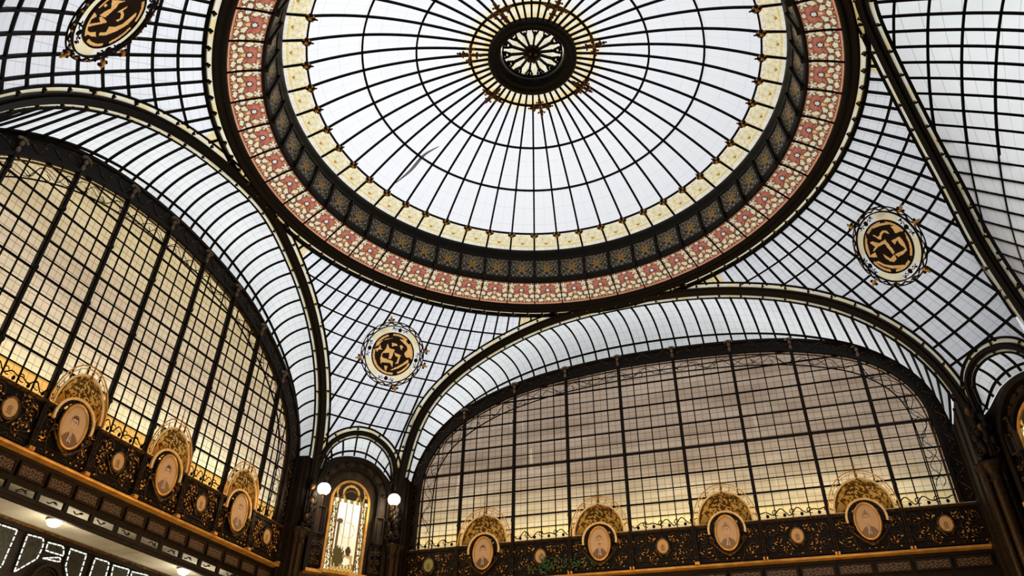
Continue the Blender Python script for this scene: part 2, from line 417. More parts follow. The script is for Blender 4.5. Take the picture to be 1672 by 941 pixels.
t = np.linspace(0, 2 * PI, 81)[:-1]
mb = MB().sweep(np.stack([.555 * np.sin(t), .555 * np.cos(t), 0 * t + .2], 1), (0, 0, -1.0), .03, .05, closed=True)
build(mb, 'tracery_hoop', LEAD, ocu)
mb = MB().lathe([(.0, -.06), (.05, -.05), (.08, -.01), (.12, .03), (.17, .10), (.18, .17), (.15, .22), (0, .24)], 28)
for k in range(6): mb.ball((.10 * math.sin(k * PI / 3), .10 * math.cos(k * PI / 3), .01), .026, mat=1, seg=7, rings=5)
build(mb, 'hanging_boss', [BRONZE, GILT], ocu, True)

# ------------------------------------------------------------------ drum of the dome
drum = thing('dome_drum', (0, 0, ZO), 'dark ornamented drum band between the red glass ring and the dome', 'drum')
mb = MB().lathe([(4.345, 1.045), (4.325, 1.0), (4.335, .93), (4.36, .86), (4.375, .80), (4.365, .79), (4.39, .78), (4.46, .80), (4.46, 1.05), (4.345, 1.045)], 200)
build(mb, 'upper_moulding', IRON, drum, True)
mb = MB().lathe([(4.515, .25), (4.47, .235), (4.455, .27), (4.465, .31), (4.45, .335), (4.46, .37), (4.50, .37), (4.53, .30), (4.515, .25)], 200)
build(mb, 'base_moulding', BROWN, drum, True)
def filigree(u, v):
    x = abs(u - .5) * 2; y = v
    if x > .92 or v < .05 or v > .95: return (.012, .011, .010)
    r = math.hypot((u - .5) * 1.15, (v - .47)); th = math.atan2(v - .47, u - .5)
    if r < .20 * (1 + .35 * math.cos(6 * th)) and r > .05: return (.55, .34, .08) if math.cos(12 * th + 8 * r) > -.4 else (.12, .07, .02)
    if r < .05: return (.30, .16, .03)
    f = math.sin(9 * x + 3.0 * math.sin(8.5 * y + 1)) * math.cos(10 * y + 2.6 * math.sin(7 * x))
    if abs(f) < .16 and r > .22: return (.40, .37, .26)
    if abs(f - .7) < .07: return (.34, .24, .08)
    return (.006, .009, .011)
dp = ring_panel('filigree_panel', 4.46, .37, 4.385, .80, 44, 40, filigree, RELIEF)
mb = MB(); mb.sweep([(0, 4.47, .30), (0, 4.445, .37), (0, 4.365, .80)], (0, -1, -.1), .05, .045); mb.box((-.035, 4.40, .245), (.035, 4.47, .33))
st = mb.mesh('stile', BROWN)
for k in range(N):
    obj('filigree_panel', dp, drum, rotz=-k * STEP * D2R); obj('stile', st, drum, rotz=-(k + .5) * STEP * D2R)

# ------------------------------------------------------------------ red stained glass ring
red = thing('stained_glass_ring', (0, 0, ZO), 'broad ring of red and cream flowered stained glass round the dome', 'stained glass')
def flower(x, y, cx, cy, r, n, ph=0.0, amp=.38):
    dx, dy = x - cx, y - cy; d = math.hypot(dx, dy); return d - r * (1 - amp + amp * math.cos(n * math.atan2(dy, dx) + ph))
def ell(x, y, cx, cy, a, b, rot=0.0):
    c, s = math.cos(rot), math.sin(rot); dx, dy = x - cx, y - cy; X, Y = dx * c + dy * s, -dx * s + dy * c
    return (math.hypot(X / a, Y / b) - 1) * min(a, b)
def redcol(u, v):
    x = abs(u - .5)
    if v > .955 or v < .03: return (.30, .12, .07)
    if v > .935: return (.88, .52, .24)
    if v > .905: return (.72, .24, .16)
    if v > .893: return (.22, .08, .05)
    wob = .018 * math.sin(31 * x + 9 * v) * math.cos(27 * v + 5 * x)
    cream = [flower(x, v, .37, .15, .165, 5, 1.2, .30), ell(x, v, 0, .36, .078, .078), ell(x, v, .36, .40, .085, .12, .5), ell(x, v, .19, .62, .12, .085, .6),
             ell(x, v, .42, .62, .12, .085, -.5), ell(x, v, .0, .74, .11, .085), ell(x, v, .28, .80, .13, .07), ell(x, v, .48, .80, .06, .07), ell(x, v, .13, .865, .06, .022), ell(x, v, .0, .10, .10, .05)]
    cream[2:] = [q + wob for q in cream[2:]]
    d = min(cream)
    if abs(math.hypot(x, v - .36) - .09) < .014: return (.10, .05, .03)
    if abs(d) < .013: return (.16, .08, .04)
    if d < 0:
        if cream[1] < 0: return (1.0, .98, .92)
        return (1.0, .89, .58) if (int(u * 7) + int(v * 6)) % 3 else (1.0, .93, .70)
    och = min(ell(x, v, .0, .52, .06, .07), ell(x, v, .14, .80, .04, .04), ell(x, v, .485, .42, .04, .07), ell(x, v, .20, .10, .05, .04))
    if och < 0: return (.90, .62, .26)
    w = math.sin(9 * x + 4 * math.sin(7 * v)) * math.cos(11 * v - 3 * x)
    if abs(w) < .05: return (.34, .11, .07)
    return (.66, .22, .15) if w > 0 else (.56, .15, .10)
rp = ring_panel('red_pane', 4.505, .251, 5.0, 0.0, 40, 40, redcol, G_COL, .02)
mb = MB(); mb.sweep([(0, 4.50, .25), (0, 4.75, .145), (0, 5.02, 0.0)], (0, -.4, -1), .022, .03)
rb = mb.mesh('glazing_bar', LEAD)
for k in range(N):
    obj('red_pane', rp, red, rotz=-k * STEP * D2R); obj('glazing_bar', rb, red, rotz=-(k + .5) * STEP * D2R)

# ------------------------------------------------------------------ ring beam
beam = thing('iron_ring', (0, 0, ZO), 'black circular iron ring round the outer edge of the red glass', 'iron ring')
mb = MB().lathe([(4.985, .02), (4.985, -.05), (5.03, -.09), (5.06, -.06), (5.10, -.06), (5.13, -.10), (5.18, -.10), (5.19, .04), (4.985, .02)], 220)
build(mb, 'beam_body', IRON, beam, True)
mb = MB().lathe([(5.185, -.02), (5.275, -.07)], 300); mb.c = [((1.0, .86, .48) if (i // 3) % 5 == 2 else (1.0, .93, .72)) for i in range(300)]
build(mb, 'pale_glass_strip', G_STRIP, beam)
mb = MB().lathe([(5.265, -.05), (5.265, -.13), (5.325, -.13), (5.325, -.05), (5.265, -.05)], 220)
build(mb, 'outer_bar', LEAD, beam)
mb = MB().ball((0, 5.235, -.10), (.025, .05, .03), seg=8, rings=5); mb.ball((.03, 5.225, -.11), .022, mat=1, seg=6, rings=4); mb.ball((-.03, 5.235, -.11), .02, seg=6, rings=4)
clip = mb.mesh('clip', [IRON, GILT], True)
for k in range(100): obj('clip', clip, beam, rotz=-(k + .5) * 3.6 * D2R)

# ================================================================== PENDENTIVES
FAN = .06
MEDS = {'LF': np.array([-4.593, 3.976, -1.139]), 'RF': np.array([5.415, 3.034, -1.362]), 'LR': np.array([-3.75, -5.007, -1.448])}
Z_TOP = -.105
PAR = [-.44, -.78, -1.12, -1.47, -1.83, -2.2, -2.58, -2.97, -3.35]
def pendentive(key, az0, az1, zb, label, wrap=False, daz=2.7):
    med = MEDS[key]
    root = thing('glass_pendentive', (0, 0, ZO), label, 'glass vault', 'curved glass triangles between the ring and the arches')
    mb = MB(); na = int((az1 - az0) / .45); nt = 22
    A = np.linspace(az0, az1, na + 1); P = np.zeros((na + 1, nt + 1, 3)); UV = np.zeros((na + 1, nt + 1, 2))
    for i, a in enumerate(A):
        zl = min(zb(a), Z_TOP - .004)
        for j in range(nt + 1):
            z = Z_TOP + .03 + (zl - Z_TOP - .03) * j / nt
            P[i, j] = sph(a, z); UV[i, j] = (a / (1 + FAN * abs(z)) / daz * 1.0 + .5, z / .36 * 3)
    def skip(i, j):
        c = P[i:i + 2, j:j + 2].reshape(-1, 3).mean(0); return np.linalg.norm(c - med) < .60
    thin = [zb(a) > -.30 for a in A]
    mb.grid(P, uv=UV, colfn=lambda i, j: (1.0, .80, .42) if thin[i] else (.97, .98, 1.0), skip=skip)
    build(mb, 'opal_glass', G_PEND, root, True)
    lo = math.floor(az0 / daz) - 12
    for k in range(lo, lo + int((az1 - az0) / daz) + 26):
        a0 = k * daz; run = []
        def flush(run):
            if len(run) > 2:
                p = np.array(run); build(MB().sweep(p, inward(p), .037, .032), 'meridian_bar', LEAD, root)
        for z in np.arange(Z_TOP, -4.2, -.05):
            a = a0 * (1 + FAN * abs(z - Z_TOP)) if not wrap else a0 * (1 + FAN * .7 * abs(z - Z_TOP))
            p = sph(a, z)
            if az0 <= a <= az1 and z > zb(a) - .03 and np.linalg.norm(p - med) > .66: run.append(p)
            else:
                flush(run); run = []
        flush(run)
    for z in PAR:
        run = []
        def flush2(run):
            if len(run) > 3:
                p = np.array(run); build(MB().sweep(p, inward(p), .034, .030), 'cross_bar', LEAD, root)
        for a in np.arange(az0, az1 + .01, .5):
            p = sph(a, z)
            if z > zb(a) - .02 and np.linalg.norm(p - med) > .66: run.append(p)
            else: flush2(run); run = []
        flush2(run)
    return root
RIB_L0, RIB_F0, RIB_R0, RIB_CL0, RIB_CR0 = RIB_L, RIB_F, RIB_R, RIB_CL, RIB_CR
RIB_L, RIB_F, RIB_R, RIB_CL, RIB_CR = shift(RIB_L, -.16), shift(RIB_F, -.16), shift(RIB_R, -.21), shift(RIB_CL, -.11), shift(RIB_CR, -.11)
ZB_LF = bound([RIB_L[np.degrees(np.arctan2(RIB_L[:, 0], RIB_L[:, 1])) > -95], RIB_CL, RIB_F[np.degrees(np.arctan2(RIB_F[:, 0], RIB_F[:, 1])) < 4]])
ZB_RF = bound([RIB_F[np.degrees(np.arctan2(RIB_F[:, 0], RIB_F[:, 1])) > 3], RIB_CR, RIB_R[np.degrees(np.arctan2(RIB_R[:, 0], RIB_R[:, 1])) < 102]])
RIB_CB, RIB_B = sphcurve(AZ_CB, 60, 2), sphcurve(AZ_B, 60, 2)
ZB_LR = bound([RIB_L[np.degrees(np.arctan2(RIB_L[:, 0], RIB_L[:, 1])) < -92], RIB_CB, RIB_B], True)
pendentive('LF', -92.5, 3.0, ZB_LF, 'curved glass triangle above the arched corner window, between left and far arches')
pendentive('RF', 3.5, 101.5, ZB_RF, 'curved glass triangle between the far arch and the straight right rib')
pendentive('LR', -181, -93, ZB_LR, 'curved glass triangle above the left arch, cut by the upper left picture edge', True)

RIB_L, RIB_F, RIB_R, RIB_CL, RIB_CR = RIB_L0, RIB_F0, RIB_R0, RIB_CL0, RIB_CR0
# ------------------------------------------------------------------ monogram medallions
MONO = {'RF':[[-0.07,0.26,-0.15,0.25,-0.2,0.2,-0.2,0.13,-0.18,0.15,-0.15,0.21,-0.09,0.22,-0.0,0.17,0.03,0.2,0.07,0.33,0.04,0.31,0.02,0.25,-0.03,0.23],[0.22,0.28,0.16,0.26,0.08,0.15,-0.06,0.12,-0.03,-0.14,0.03,-0.15,0.01,0.08,0.14,0.12,0.32,0.13,0.19,0.16],[-0.13,0.03,-0.31,-0.02,-0.3,-0.13,-0.24,-0.26,-0.15,-0.27,-0.01,-0.24,-0.0,-0.17,-0.18,-0.23,-0.23,-0.22,-0.21,-0.12,-0.23,-0.03,-0.13,-0.06],[-0.44,-0.03,-0.47,-0.13,-0.44,-0.25,-0.35,-0.37,-0.23,-0.45,-0.14,-0.46,-0.18,-0.41,-0.31,-0.34,-0.38,-0.23,-0.41,-0.09],[0.4,-0.03,0.34,-0.17,0.23,-0.31,0.09,-0.41,-0.04,-0.45,0.01,-0.4,0.17,-0.29,0.3,-0.16,0.35,-0.04],[-0.0,0.44,-0.16,0.39,-0.28,0.32,-0.37,0.25,-0.33,0.24,-0.19,0.33,-0.05,0.39],[-0.32,0.2,-0.42,0.13,-0.47,0.0,-0.29,0.06,-0.32,0.14],[0.17,-0.03,0.13,-0.16,0.01,-0.16,0.04,-0.25,0.12,-0.25,0.17,-0.19,0.2,-0.08],[0.44,0.12,0.27,0.1,0.31,0.01],[0.3,0.37,0.41,0.25,0.37,0.15,0.29,0.27,0.16,0.42,0.11,0.44,0.21,0.43]],'LF':[[0.37,0.1,0.3,0.23,0.1,0.34,0.24,0.28,0.35,0.19,0.44,0.05],[0.42,0.01,0.35,0.05,0.33,0.13,0.3,0.06,0.25,0.04,0.34,0.01,0.35,-0.04],[-0.05,0.35,-0.17,0.37,-0.3,0.28,-0.39,0.15,-0.4,0.02,-0.3,0.01,-0.24,0.08,-0.29,0.18,-0.25,0.25,-0.17,0.29],[0.09,0.23,0.03,0.23,-0.03,0.23,-0.04,0.2,0.01,0.19,0.07,0.15],[-0.09,0.21,-0.13,0.24,-0.18,0.21,-0.16,0.17,-0.17,0.12],[0.19,0.06,0.18,0.19,0.11,0.1,-0.01,0.1,0.01,-0.11,0.07,-0.12,0.08,0.01,0.22,-0.03,0.23,-0.11,0.19,-0.13,-0.05,-0.15,-0.07,-0.28,0.01,-0.2,0.18,-0.23,0.2,-0.27,0.25,-0.15,0.24,-0.03],[-0.02,0.04,-0.18,0.02,-0.17,-0.17,-0.09,-0.19,-0.13,-0.15,-0.13,-0.03,-0.07,-0.03],[-0.07,-0.35,-0.22,-0.26,-0.39,-0.08,-0.37,-0.02,-0.28,-0.13,-0.16,-0.25,-0.05,-0.34],[0.42,-0.21,0.34,-0.21,0.27,-0.31,0.13,-0.39,0.22,-0.41,0.35,-0.33],[0.46,-0.09,0.4,-0.09,0.42,-0.18],[0.11,-0.29,0.04,-0.28,0.04,-0.38,0.08,-0.37]],'LR':[[0.33,-0.47,0.38,-0.41,0.4,-0.31,0.36,-0.28,0.36,-0.36,0.3,-0.34,0.25,-0.36,0.16,-0.31,0.13,-0.4,0.16,-0.47,0.19,-0.38,0.25,-0.4],[0.3,-0.24,0.33,-0.22,0.28,-0.18,0.27,-0.21],[0.28,-0.12,0.35,-0.13,0.25,0.09,0.25,0.0,0.19,-0.03,0.08,-0.17,0.16,-0.27,0.19,-0.2,0.21,-0.11],[0.08,-0.44,0.03,-0.23,0.12,-0.27,0.12,-0.23,0.0,-0.13,-0.02,-0.14,0.03,-0.41],[0.1,0.0,0.14,0.15,0.11,0.15,0.09,0.09,0.02,0.13,-0.06,0.13,-0.08,0.06,-0.04,0.01,-0.04,0.08,0.03,0.08,0.07,0.06],[-0.16,-0.2,-0.2,-0.1,-0.11,-0.07,-0.17,0.04,-0.16,0.15,-0.1,0.25,-0.04,0.34,-0.1,0.35,-0.21,0.25,-0.25,0.11,-0.26,-0.08,-0.21,-0.2],[0.23,-0.6,0.21,-0.55,0.12,-0.52,0.01,-0.46,-0.09,-0.35,-0.12,-0.27,-0.21,-0.25,-0.16,-0.34,-0.01,-0.49,0.1,-0.56]]}
def arc(r, n=96): t = np.linspace(0, 2 * PI, n + 1)[:-1]; return np.stack([r * np.cos(t), r * np.sin(t), 0 * t], 1)
def medallion(key, label):
    c = MEDS[key]; n = (c - RHO_C) / RHO; e1 = np.cross([0, 0, 1], n); e1 /= np.linalg.norm(e1); e2 = np.cross(n, e1)
    root = thing('monogram_medallion', (0, 0, 0), label, 'medallion', 'round monogram medallions in the glass')
    polys = [[(q[i], q[i + 1]) for i in range(0, len(q), 2)] for q in MONO[key]]
    g = 92
    def colf(x, y):
        r = math.hypot(x, y)
        if r > .455: return (.02, .012, .008)
        for q in polys:
            if in_poly(q, x, y): return (1.0, .56, .20) if (x * 3 + y * 5) % .21 > .03 else (.9, .46, .14)
        if r > .405 and r < .448 and (math.degrees(math.atan2(y, x)) + 180) % 60 > 14: return (.95, .52, .17)
        return (.022, .012, .007)
    mb = MB(); xs = np.linspace(-.47, .47, g + 1); P = np.zeros((g + 1, g + 1, 3))
    for i in range(g + 1):
        for j in range(g + 1): P[i, j] = (xs[i], xs[j], -.02)
    mb.grid(P, colfn=lambda i, j: colf((xs[i] + xs[i + 1]) / 2, (xs[j] + xs[j + 1]) / 2), skip=lambda i, j: math.hypot((xs[i] + xs[i + 1]) / 2, (xs[j] + xs[j + 1]) / 2) > .47)
    build(mb, 'monogram_disc', G_COL, root)
    mb = MB(); nn = 96; P = np.zeros((nn + 1, 4, 3))
    for i in range(nn + 1):
        for j in range(4): r = .455 + (.63 - .455) * j / 3; a = 2 * PI * i / nn; P[i, j] = (r * math.cos(a), r * math.sin(a), -.0)
    def cr(i, j):
        a = (i + .5) / nn * 360 % 90
        return (1.0, .89, .62) if 22 < a < 68 else (.97, .97, .97)
    mb.grid(P, colfn=cr); cr_o = build(mb, 'cream_ring', G_STRIP, root)
    mb = MB(); mb.sweep(arc(.465), (0, 0, -1.0), .022, .03, closed=True); mb.sweep(arc(.62), (0, 0, -1.0), .022, .03, closed=True)
    build(mb, 'ring_came', LEAD, root)
    # leaf ornaments at the quarter points
    for k in range(4):
        mb = MB()
        a = k * PI / 2
        R = lambda x, y: (x * math.cos(a) - y * math.sin(a), x * math.sin(a) + y * math.cos(a), -.03)
        mb.ball(R(.54, 0), (.045, .05, .012), seg=8, rings=5)
        for sg in (-1, 1):
            t = np.linspace(0, 1, 8); mb.tube([R(.54 + .02 * math.sin(q * 5), sg * (.05 + .13 * q)) for q in t], .007, 5)
            mb.ball(R(.56, sg * .15), .020, seg=7, rings=4); mb.ball(R(.52, sg * .10), .015, seg=6, rings=4)
        build(mb, 'leaf_ornament', LEAD, cr_o)
    mb = MB(); t = np.linspace(0, 2 * PI, 193)[:-1]; rr = .665 + .018 * np.sin(t * 22)
    mb.tube(np.stack([rr * np.cos(t), rr * np.sin(t), 0 * t - .02], 1), .015, 6, closed=True)
    mb.tube(np.stack([.70 * np.cos(t), .70 * np.sin(t), 0 * t - .01], 1), .012, 5, mat=1, closed=True)
    for k in range(44):
        a = k * 2 * PI / 44; mb.ball((.675 * math.cos(a), .675 * math.sin(a), -.04), (.017, .017, .012), mat=2 if k % 3 else 1, seg=6, rings=4)
    sf_o = build(mb, 'scroll_frame', [BRONZE, LEAD, GOLD], root, True)
    for k, a0 in enumerate((70, 160, 185, 250, 340)):
        a = a0 * D2R; mb = MB(); q = lambda r, s: (r * math.cos(a) - s * math.sin(a), r * math.sin(a) + s * math.cos(a), -.05)
        for r, s, b in ((.73, 0, .035), (.78, 0, .03), (.75, .05, .028), (.75, -.05, .028), (.82, 0, .018)): mb.ball(q(r, s), b, mat=1 if s else 0, seg=7, rings=5)
        build(mb, 'finial', [GOLD, BRONZE], sf_o, True)
    world_frame(root, c - n * .06 + RING, (e1, e2, n))
    return root
medallion('LF', 'round gold monogram medallion in the glass above the arched window, lowest of the three')
medallion('RF', 'round gold monogram medallion in the glass at the right, beside the straight rib')
medallion('LR', 'round gold monogram medallion at the upper left corner, cut by the top of the picture')

# ================================================================== ARCH RIBS
def extend_down(p, z):
    a = np.array([[p[0, 0], p[0, 1], zz] for zz in np.arange(z, p[0, 2] - .05, .15)]); b = np.array([[p[-1, 0], p[-1, 1], zz] for zz in np.arange(p[-1, 2] - .15, z - .01, -.15)])
    return np.concatenate([a, p, b])
CLIP_ME = MB().ball((0, 0, 0), (.02, .5, .024), seg=8, rings=5).ball((.028, 0, .008), (.014, .22, .014), mat=1, seg=6, rings=4).mesh('strip_clip', [IRON, GILT], True)
def rib(name, p, label, cat, foot, w, side, group, strip=.07, bar=.035, vstrip=.05):
    """side = +1 when the pendentive lies on the +cross(tangent, inward) side"""
    root = thing(name, (0, 0, ZO), label, cat, group)
    q = extend_down(p, foot); u = inward(q)
    u[:, 2] = np.clip(u[:, 2], -1, .15); u /= np.linalg.norm(u, axis=1)[:, None]
    mb = MB(); mb.sweep(q, u, w, .07, off=-.03); mb.sweep(q, u, w * .5, .03, off=.04)
    build(mb, 'iron_beam', IRON, root)
    up = inward(p)
    for sgn, st, nm in ((side, strip, 'pendentive_strip'), (-side, vstrip, 'vault_strip')):
        pp = p[3:-3]; uu = up[3:-3]
        tt_ = np.gradient(pp, axis=0); bb = np.cross(tt_, uu); bb /= np.linalg.norm(bb, axis=1)[:, None]
        mb = MB(); mb.grid(np.stack([pp + bb * sgn * (w / 2 - .01), pp + bb * sgn * (w / 2 + st + .01)], 1), colfn=lambda i, j: (1.0, .88, .56) if (i // 3) % 4 == 1 else (1.0, .95, .78))
        strip_o = build(mb, 'pale_glass_strip', G_STRIP, root)
        build(MB().sweep(pp, uu, bar if sgn == side else bar * .8, .04, lat=sgn * (w / 2 + st + bar / 2), off=-.01), 'edge_bar', LEAD, root)
        d = np.r_[0, np.cumsum(np.linalg.norm(np.diff(pp, axis=0), axis=1))]
        for x in np.arange(.25, d[-1], .46):
            i = min(int(np.searchsorted(d, x)), len(pp) - 2)
            t = pp[i + 1] - pp[i]; t /= np.linalg.norm(t); b = np.cross(t, uu[i])
            c = pp[i] + b * sgn * (w / 2 + st / 2) + uu[i] * .02
            o = obj('strip_clip', CLIP_ME, strip_o); m = Matrix.Identity(4)
            for k in range(3): m[k][0] = t[k]; m[k][1] = b[k] * st * 1.15; m[k][2] = uu[i][k]
            m.translation = Vector(c.tolist()); o.matrix_local = m
    return root
G_R = 'great iron arch ribs under the ring'
rib('arch_rib', RIB_L, 'black iron arch rib curving over the tall left lunette window', 'arch rib', -4.9, .17, -1, G_R)
rib('arch_rib', RIB_F, 'black iron arch rib curving over the wide far lunette window', 'arch rib', -4.9, .17, -1, G_R)
rib('arch_rib', RIB_R, 'black iron arch rib running straight down the right edge of the dome', 'arch rib', -4.9, .19, -1, G_R, strip=.10, vstrip=.10)
rib('corner_rib', RIB_CL, 'small black arch rib over the golden arched window in the corner', 'arch rib', -4.6, .10, -1, 'small corner arch ribs', strip=.06, bar=.035, vstrip=.03)
rib('corner_rib', RIB_CR, 'small black arch rib at the right edge over the dark corner niche', 'arch rib', -4.9, .10, -1, 'small corner arch ribs', strip=.06, bar=.035, vstrip=.03)

# ================================================================== VAULTS
def vault(name, rb, wc, nbar, label, group, rows=7, uv_u=2, col=(.95, .96, .95), quarter=.75, strip=True, long_x=None, bar=.036, n=161):
    root = thing(name, (0, 0, ZO), label, 'glass vault', group)
    A = resample(rb, n); B = resample(wc, n); m = 17; S = np.linspace(0, 1, m)
    P = np.zeros((n, m, 3)); UV = np.zeros((n, m, 2))
    for j, s in enumerate(S):
        h = (1 - quarter) * s + quarter * math.sin(s * PI / 2); v = (1 - quarter) * s + quarter * (1 - math.cos(s * PI / 2))
        d = B - A; P[:, j, :2] = A[:, :2] + d[:, :2] * h; P[:, j, 2] = A[:, 2] + d[:, 2] * v
        UV[:, j, 0] = np.linspace(0, nbar * uv_u, n); UV[:, j, 1] = s * rows
    du = np.gradient(P, axis=0); dv = np.gradient(P, axis=1); nn = np.cross(du, dv); nn /= np.linalg.norm(nn, axis=2, keepdims=True) + 1e-9
    flip = np.sign((nn * (np.array([0, 0, -3.0]) - P)).sum(2)); nn *= flip[..., None]
    mb = MB(); mb.grid(P, uv=UV, col=col); build(mb, 'opal_glass', G_VAULT, root, True)
    for k in range(nbar + 1):
        x = k / nbar * (n - 1); i = min(int(x), n - 2); f = x - i
        p = P[i] * (1 - f) + P[i + 1] * f; u = nn[i] * (1 - f) + nn[i + 1] * f
        build(MB().sweep(p, u, bar, .03), 'vault_bar', LEAD, root)
    if strip:
        j = m - 4
        build(MB().sweep(P[:, j], nn[:, j], .04, .03), 'edge_bar', LEAD, root)
    if long_x:
        for xx in long_x:
            # bars at constant distance from the dome axis, ending where they meet the rib
            run = []; ru = []
            for i in range(n):
                xs = P[i, :, 0]
                if xs[0] < xx < xs[-1]:
                    k = int(np.searchsorted(xs, xx)) - 1; f = (xx - xs[k]) / (xs[k + 1] - xs[k])
                    run.append(P[i, k] * (1 - f) + P[i, k + 1] * f); ru.append(nn[i, k])
            if len(run) > 3: build(MB().sweep(np.array(run), np.array(ru), bar, .03), 'long_bar', LEAD, root)
    return root
def spring(c, z=-3.7):
    a = np.array(c, float); 
    i = [k for k in range(len(a)) if a[k, 1] >= z]; return a[i[0]:i[-1] + 1]
cF = smooth(spring(VF, -3.5), 160, 3); cL = smooth(spring(VL, -3.7), 160, 3)
cF = offset_curve(cF, .10); cL = offset_curve(cL, .10)
WF = wallpt(F_DIR, F_OUT, F_T, cF[:, 0], cF[:, 1]); WL = wallpt(L_DIR, L_OUT, L_T, cL[:, 0], cL[:, 1])
G_V = 'ribbed glass vaults behind the great arches'
def trim(p, z): return p[p[:, 2] > z]
vault('glass_vault', shift(trim(RIB_F, -3.7), .13), WF, 44, 'ribbed glass cove between the far arch rib and the wide far lunette', G_V)
vault('glass_vault', shift(trim(RIB_L, -3.6), .13), WL, 40, 'ribbed glass cove between the left arch rib and the tall left lunette', G_V)
cR = np.array([(x[0], x[1]) for x in VL]); cR = smooth(spring([(-s * .92 - 1.9 + .55, z) for s, z in VL][::-1], -3.7), 160, 3)
cR = cR[cR[:, 0].argsort()[::-1]]
WR = np.stack([np.full(160, 7.75), cR[:, 0], cR[:, 1]], 1)
vault('glass_vault', shift(trim(RIB_R, -3.6), .18), WR, 40, 'wide glass vault at the upper right, beyond the straight rib', G_V, rows=12, uv_u=1, quarter=.6, strip=False, long_x=(5.55, 5.98, 6.41, 6.84, 7.27), bar=.034)

# ------------------------------------------------------------------ corner walls and their coves
def frame_ab(A, B):
    A = np.array([*A, 0.0]); B = np.array([*B, 0.0]); d = B - A; ln = np.linalg.norm(d); d /= ln; n = np.array([-d[1], d[0], 0.0])
    if n @ (np.array([0, 0, 0]) - A) < 0: n = -n
    return A, d, n, ln                     # n points into the room
def abpt(fr, s, z, dep=0.0):
    A, d, n, ln = fr; return A + d * s + n * dep + np.array([0, 0, z])
FR_L = frame_ab((-6.15, 3.68), (-4.68, 5.60)); FR_R = frame_ab((6.18, 4.07), (6.93, 2.32))
ST_L = smooth([(.30, -3.8), (.38, -3.52), (.59, -3.32), (.78, -3.24), (.98, -3.19), (1.27, -3.18), (1.54, -3.26), (1.82, -3.44), (2.0, -3.62), (2.06, -3.8)], 60, 2)
ST_R = smooth([(-.25, -4.1), (.0, -4.05), (.2, -3.96), (.38, -3.88), (.72, -3.86), (.98, -3.9), (1.3, -4.0), (1.6, -4.15), (1.8, -4.4)], 60, 2)
for fr, st, rb, lab in ((FR_L, ST_L, RIB_CL, 'small glass cove above the golden arched corner window'), (FR_R, ST_R, RIB_CR, 'small glass cove above the dark niche at the right edge')):
    W = np.array([abpt(fr, s, z) for s, z in st])
    vault('glass_cove', trim(rb, -4.25), W, 9, lab, 'small glass coves over the corner niches', rows=3, bar=.03, quarter=.5, n=61)

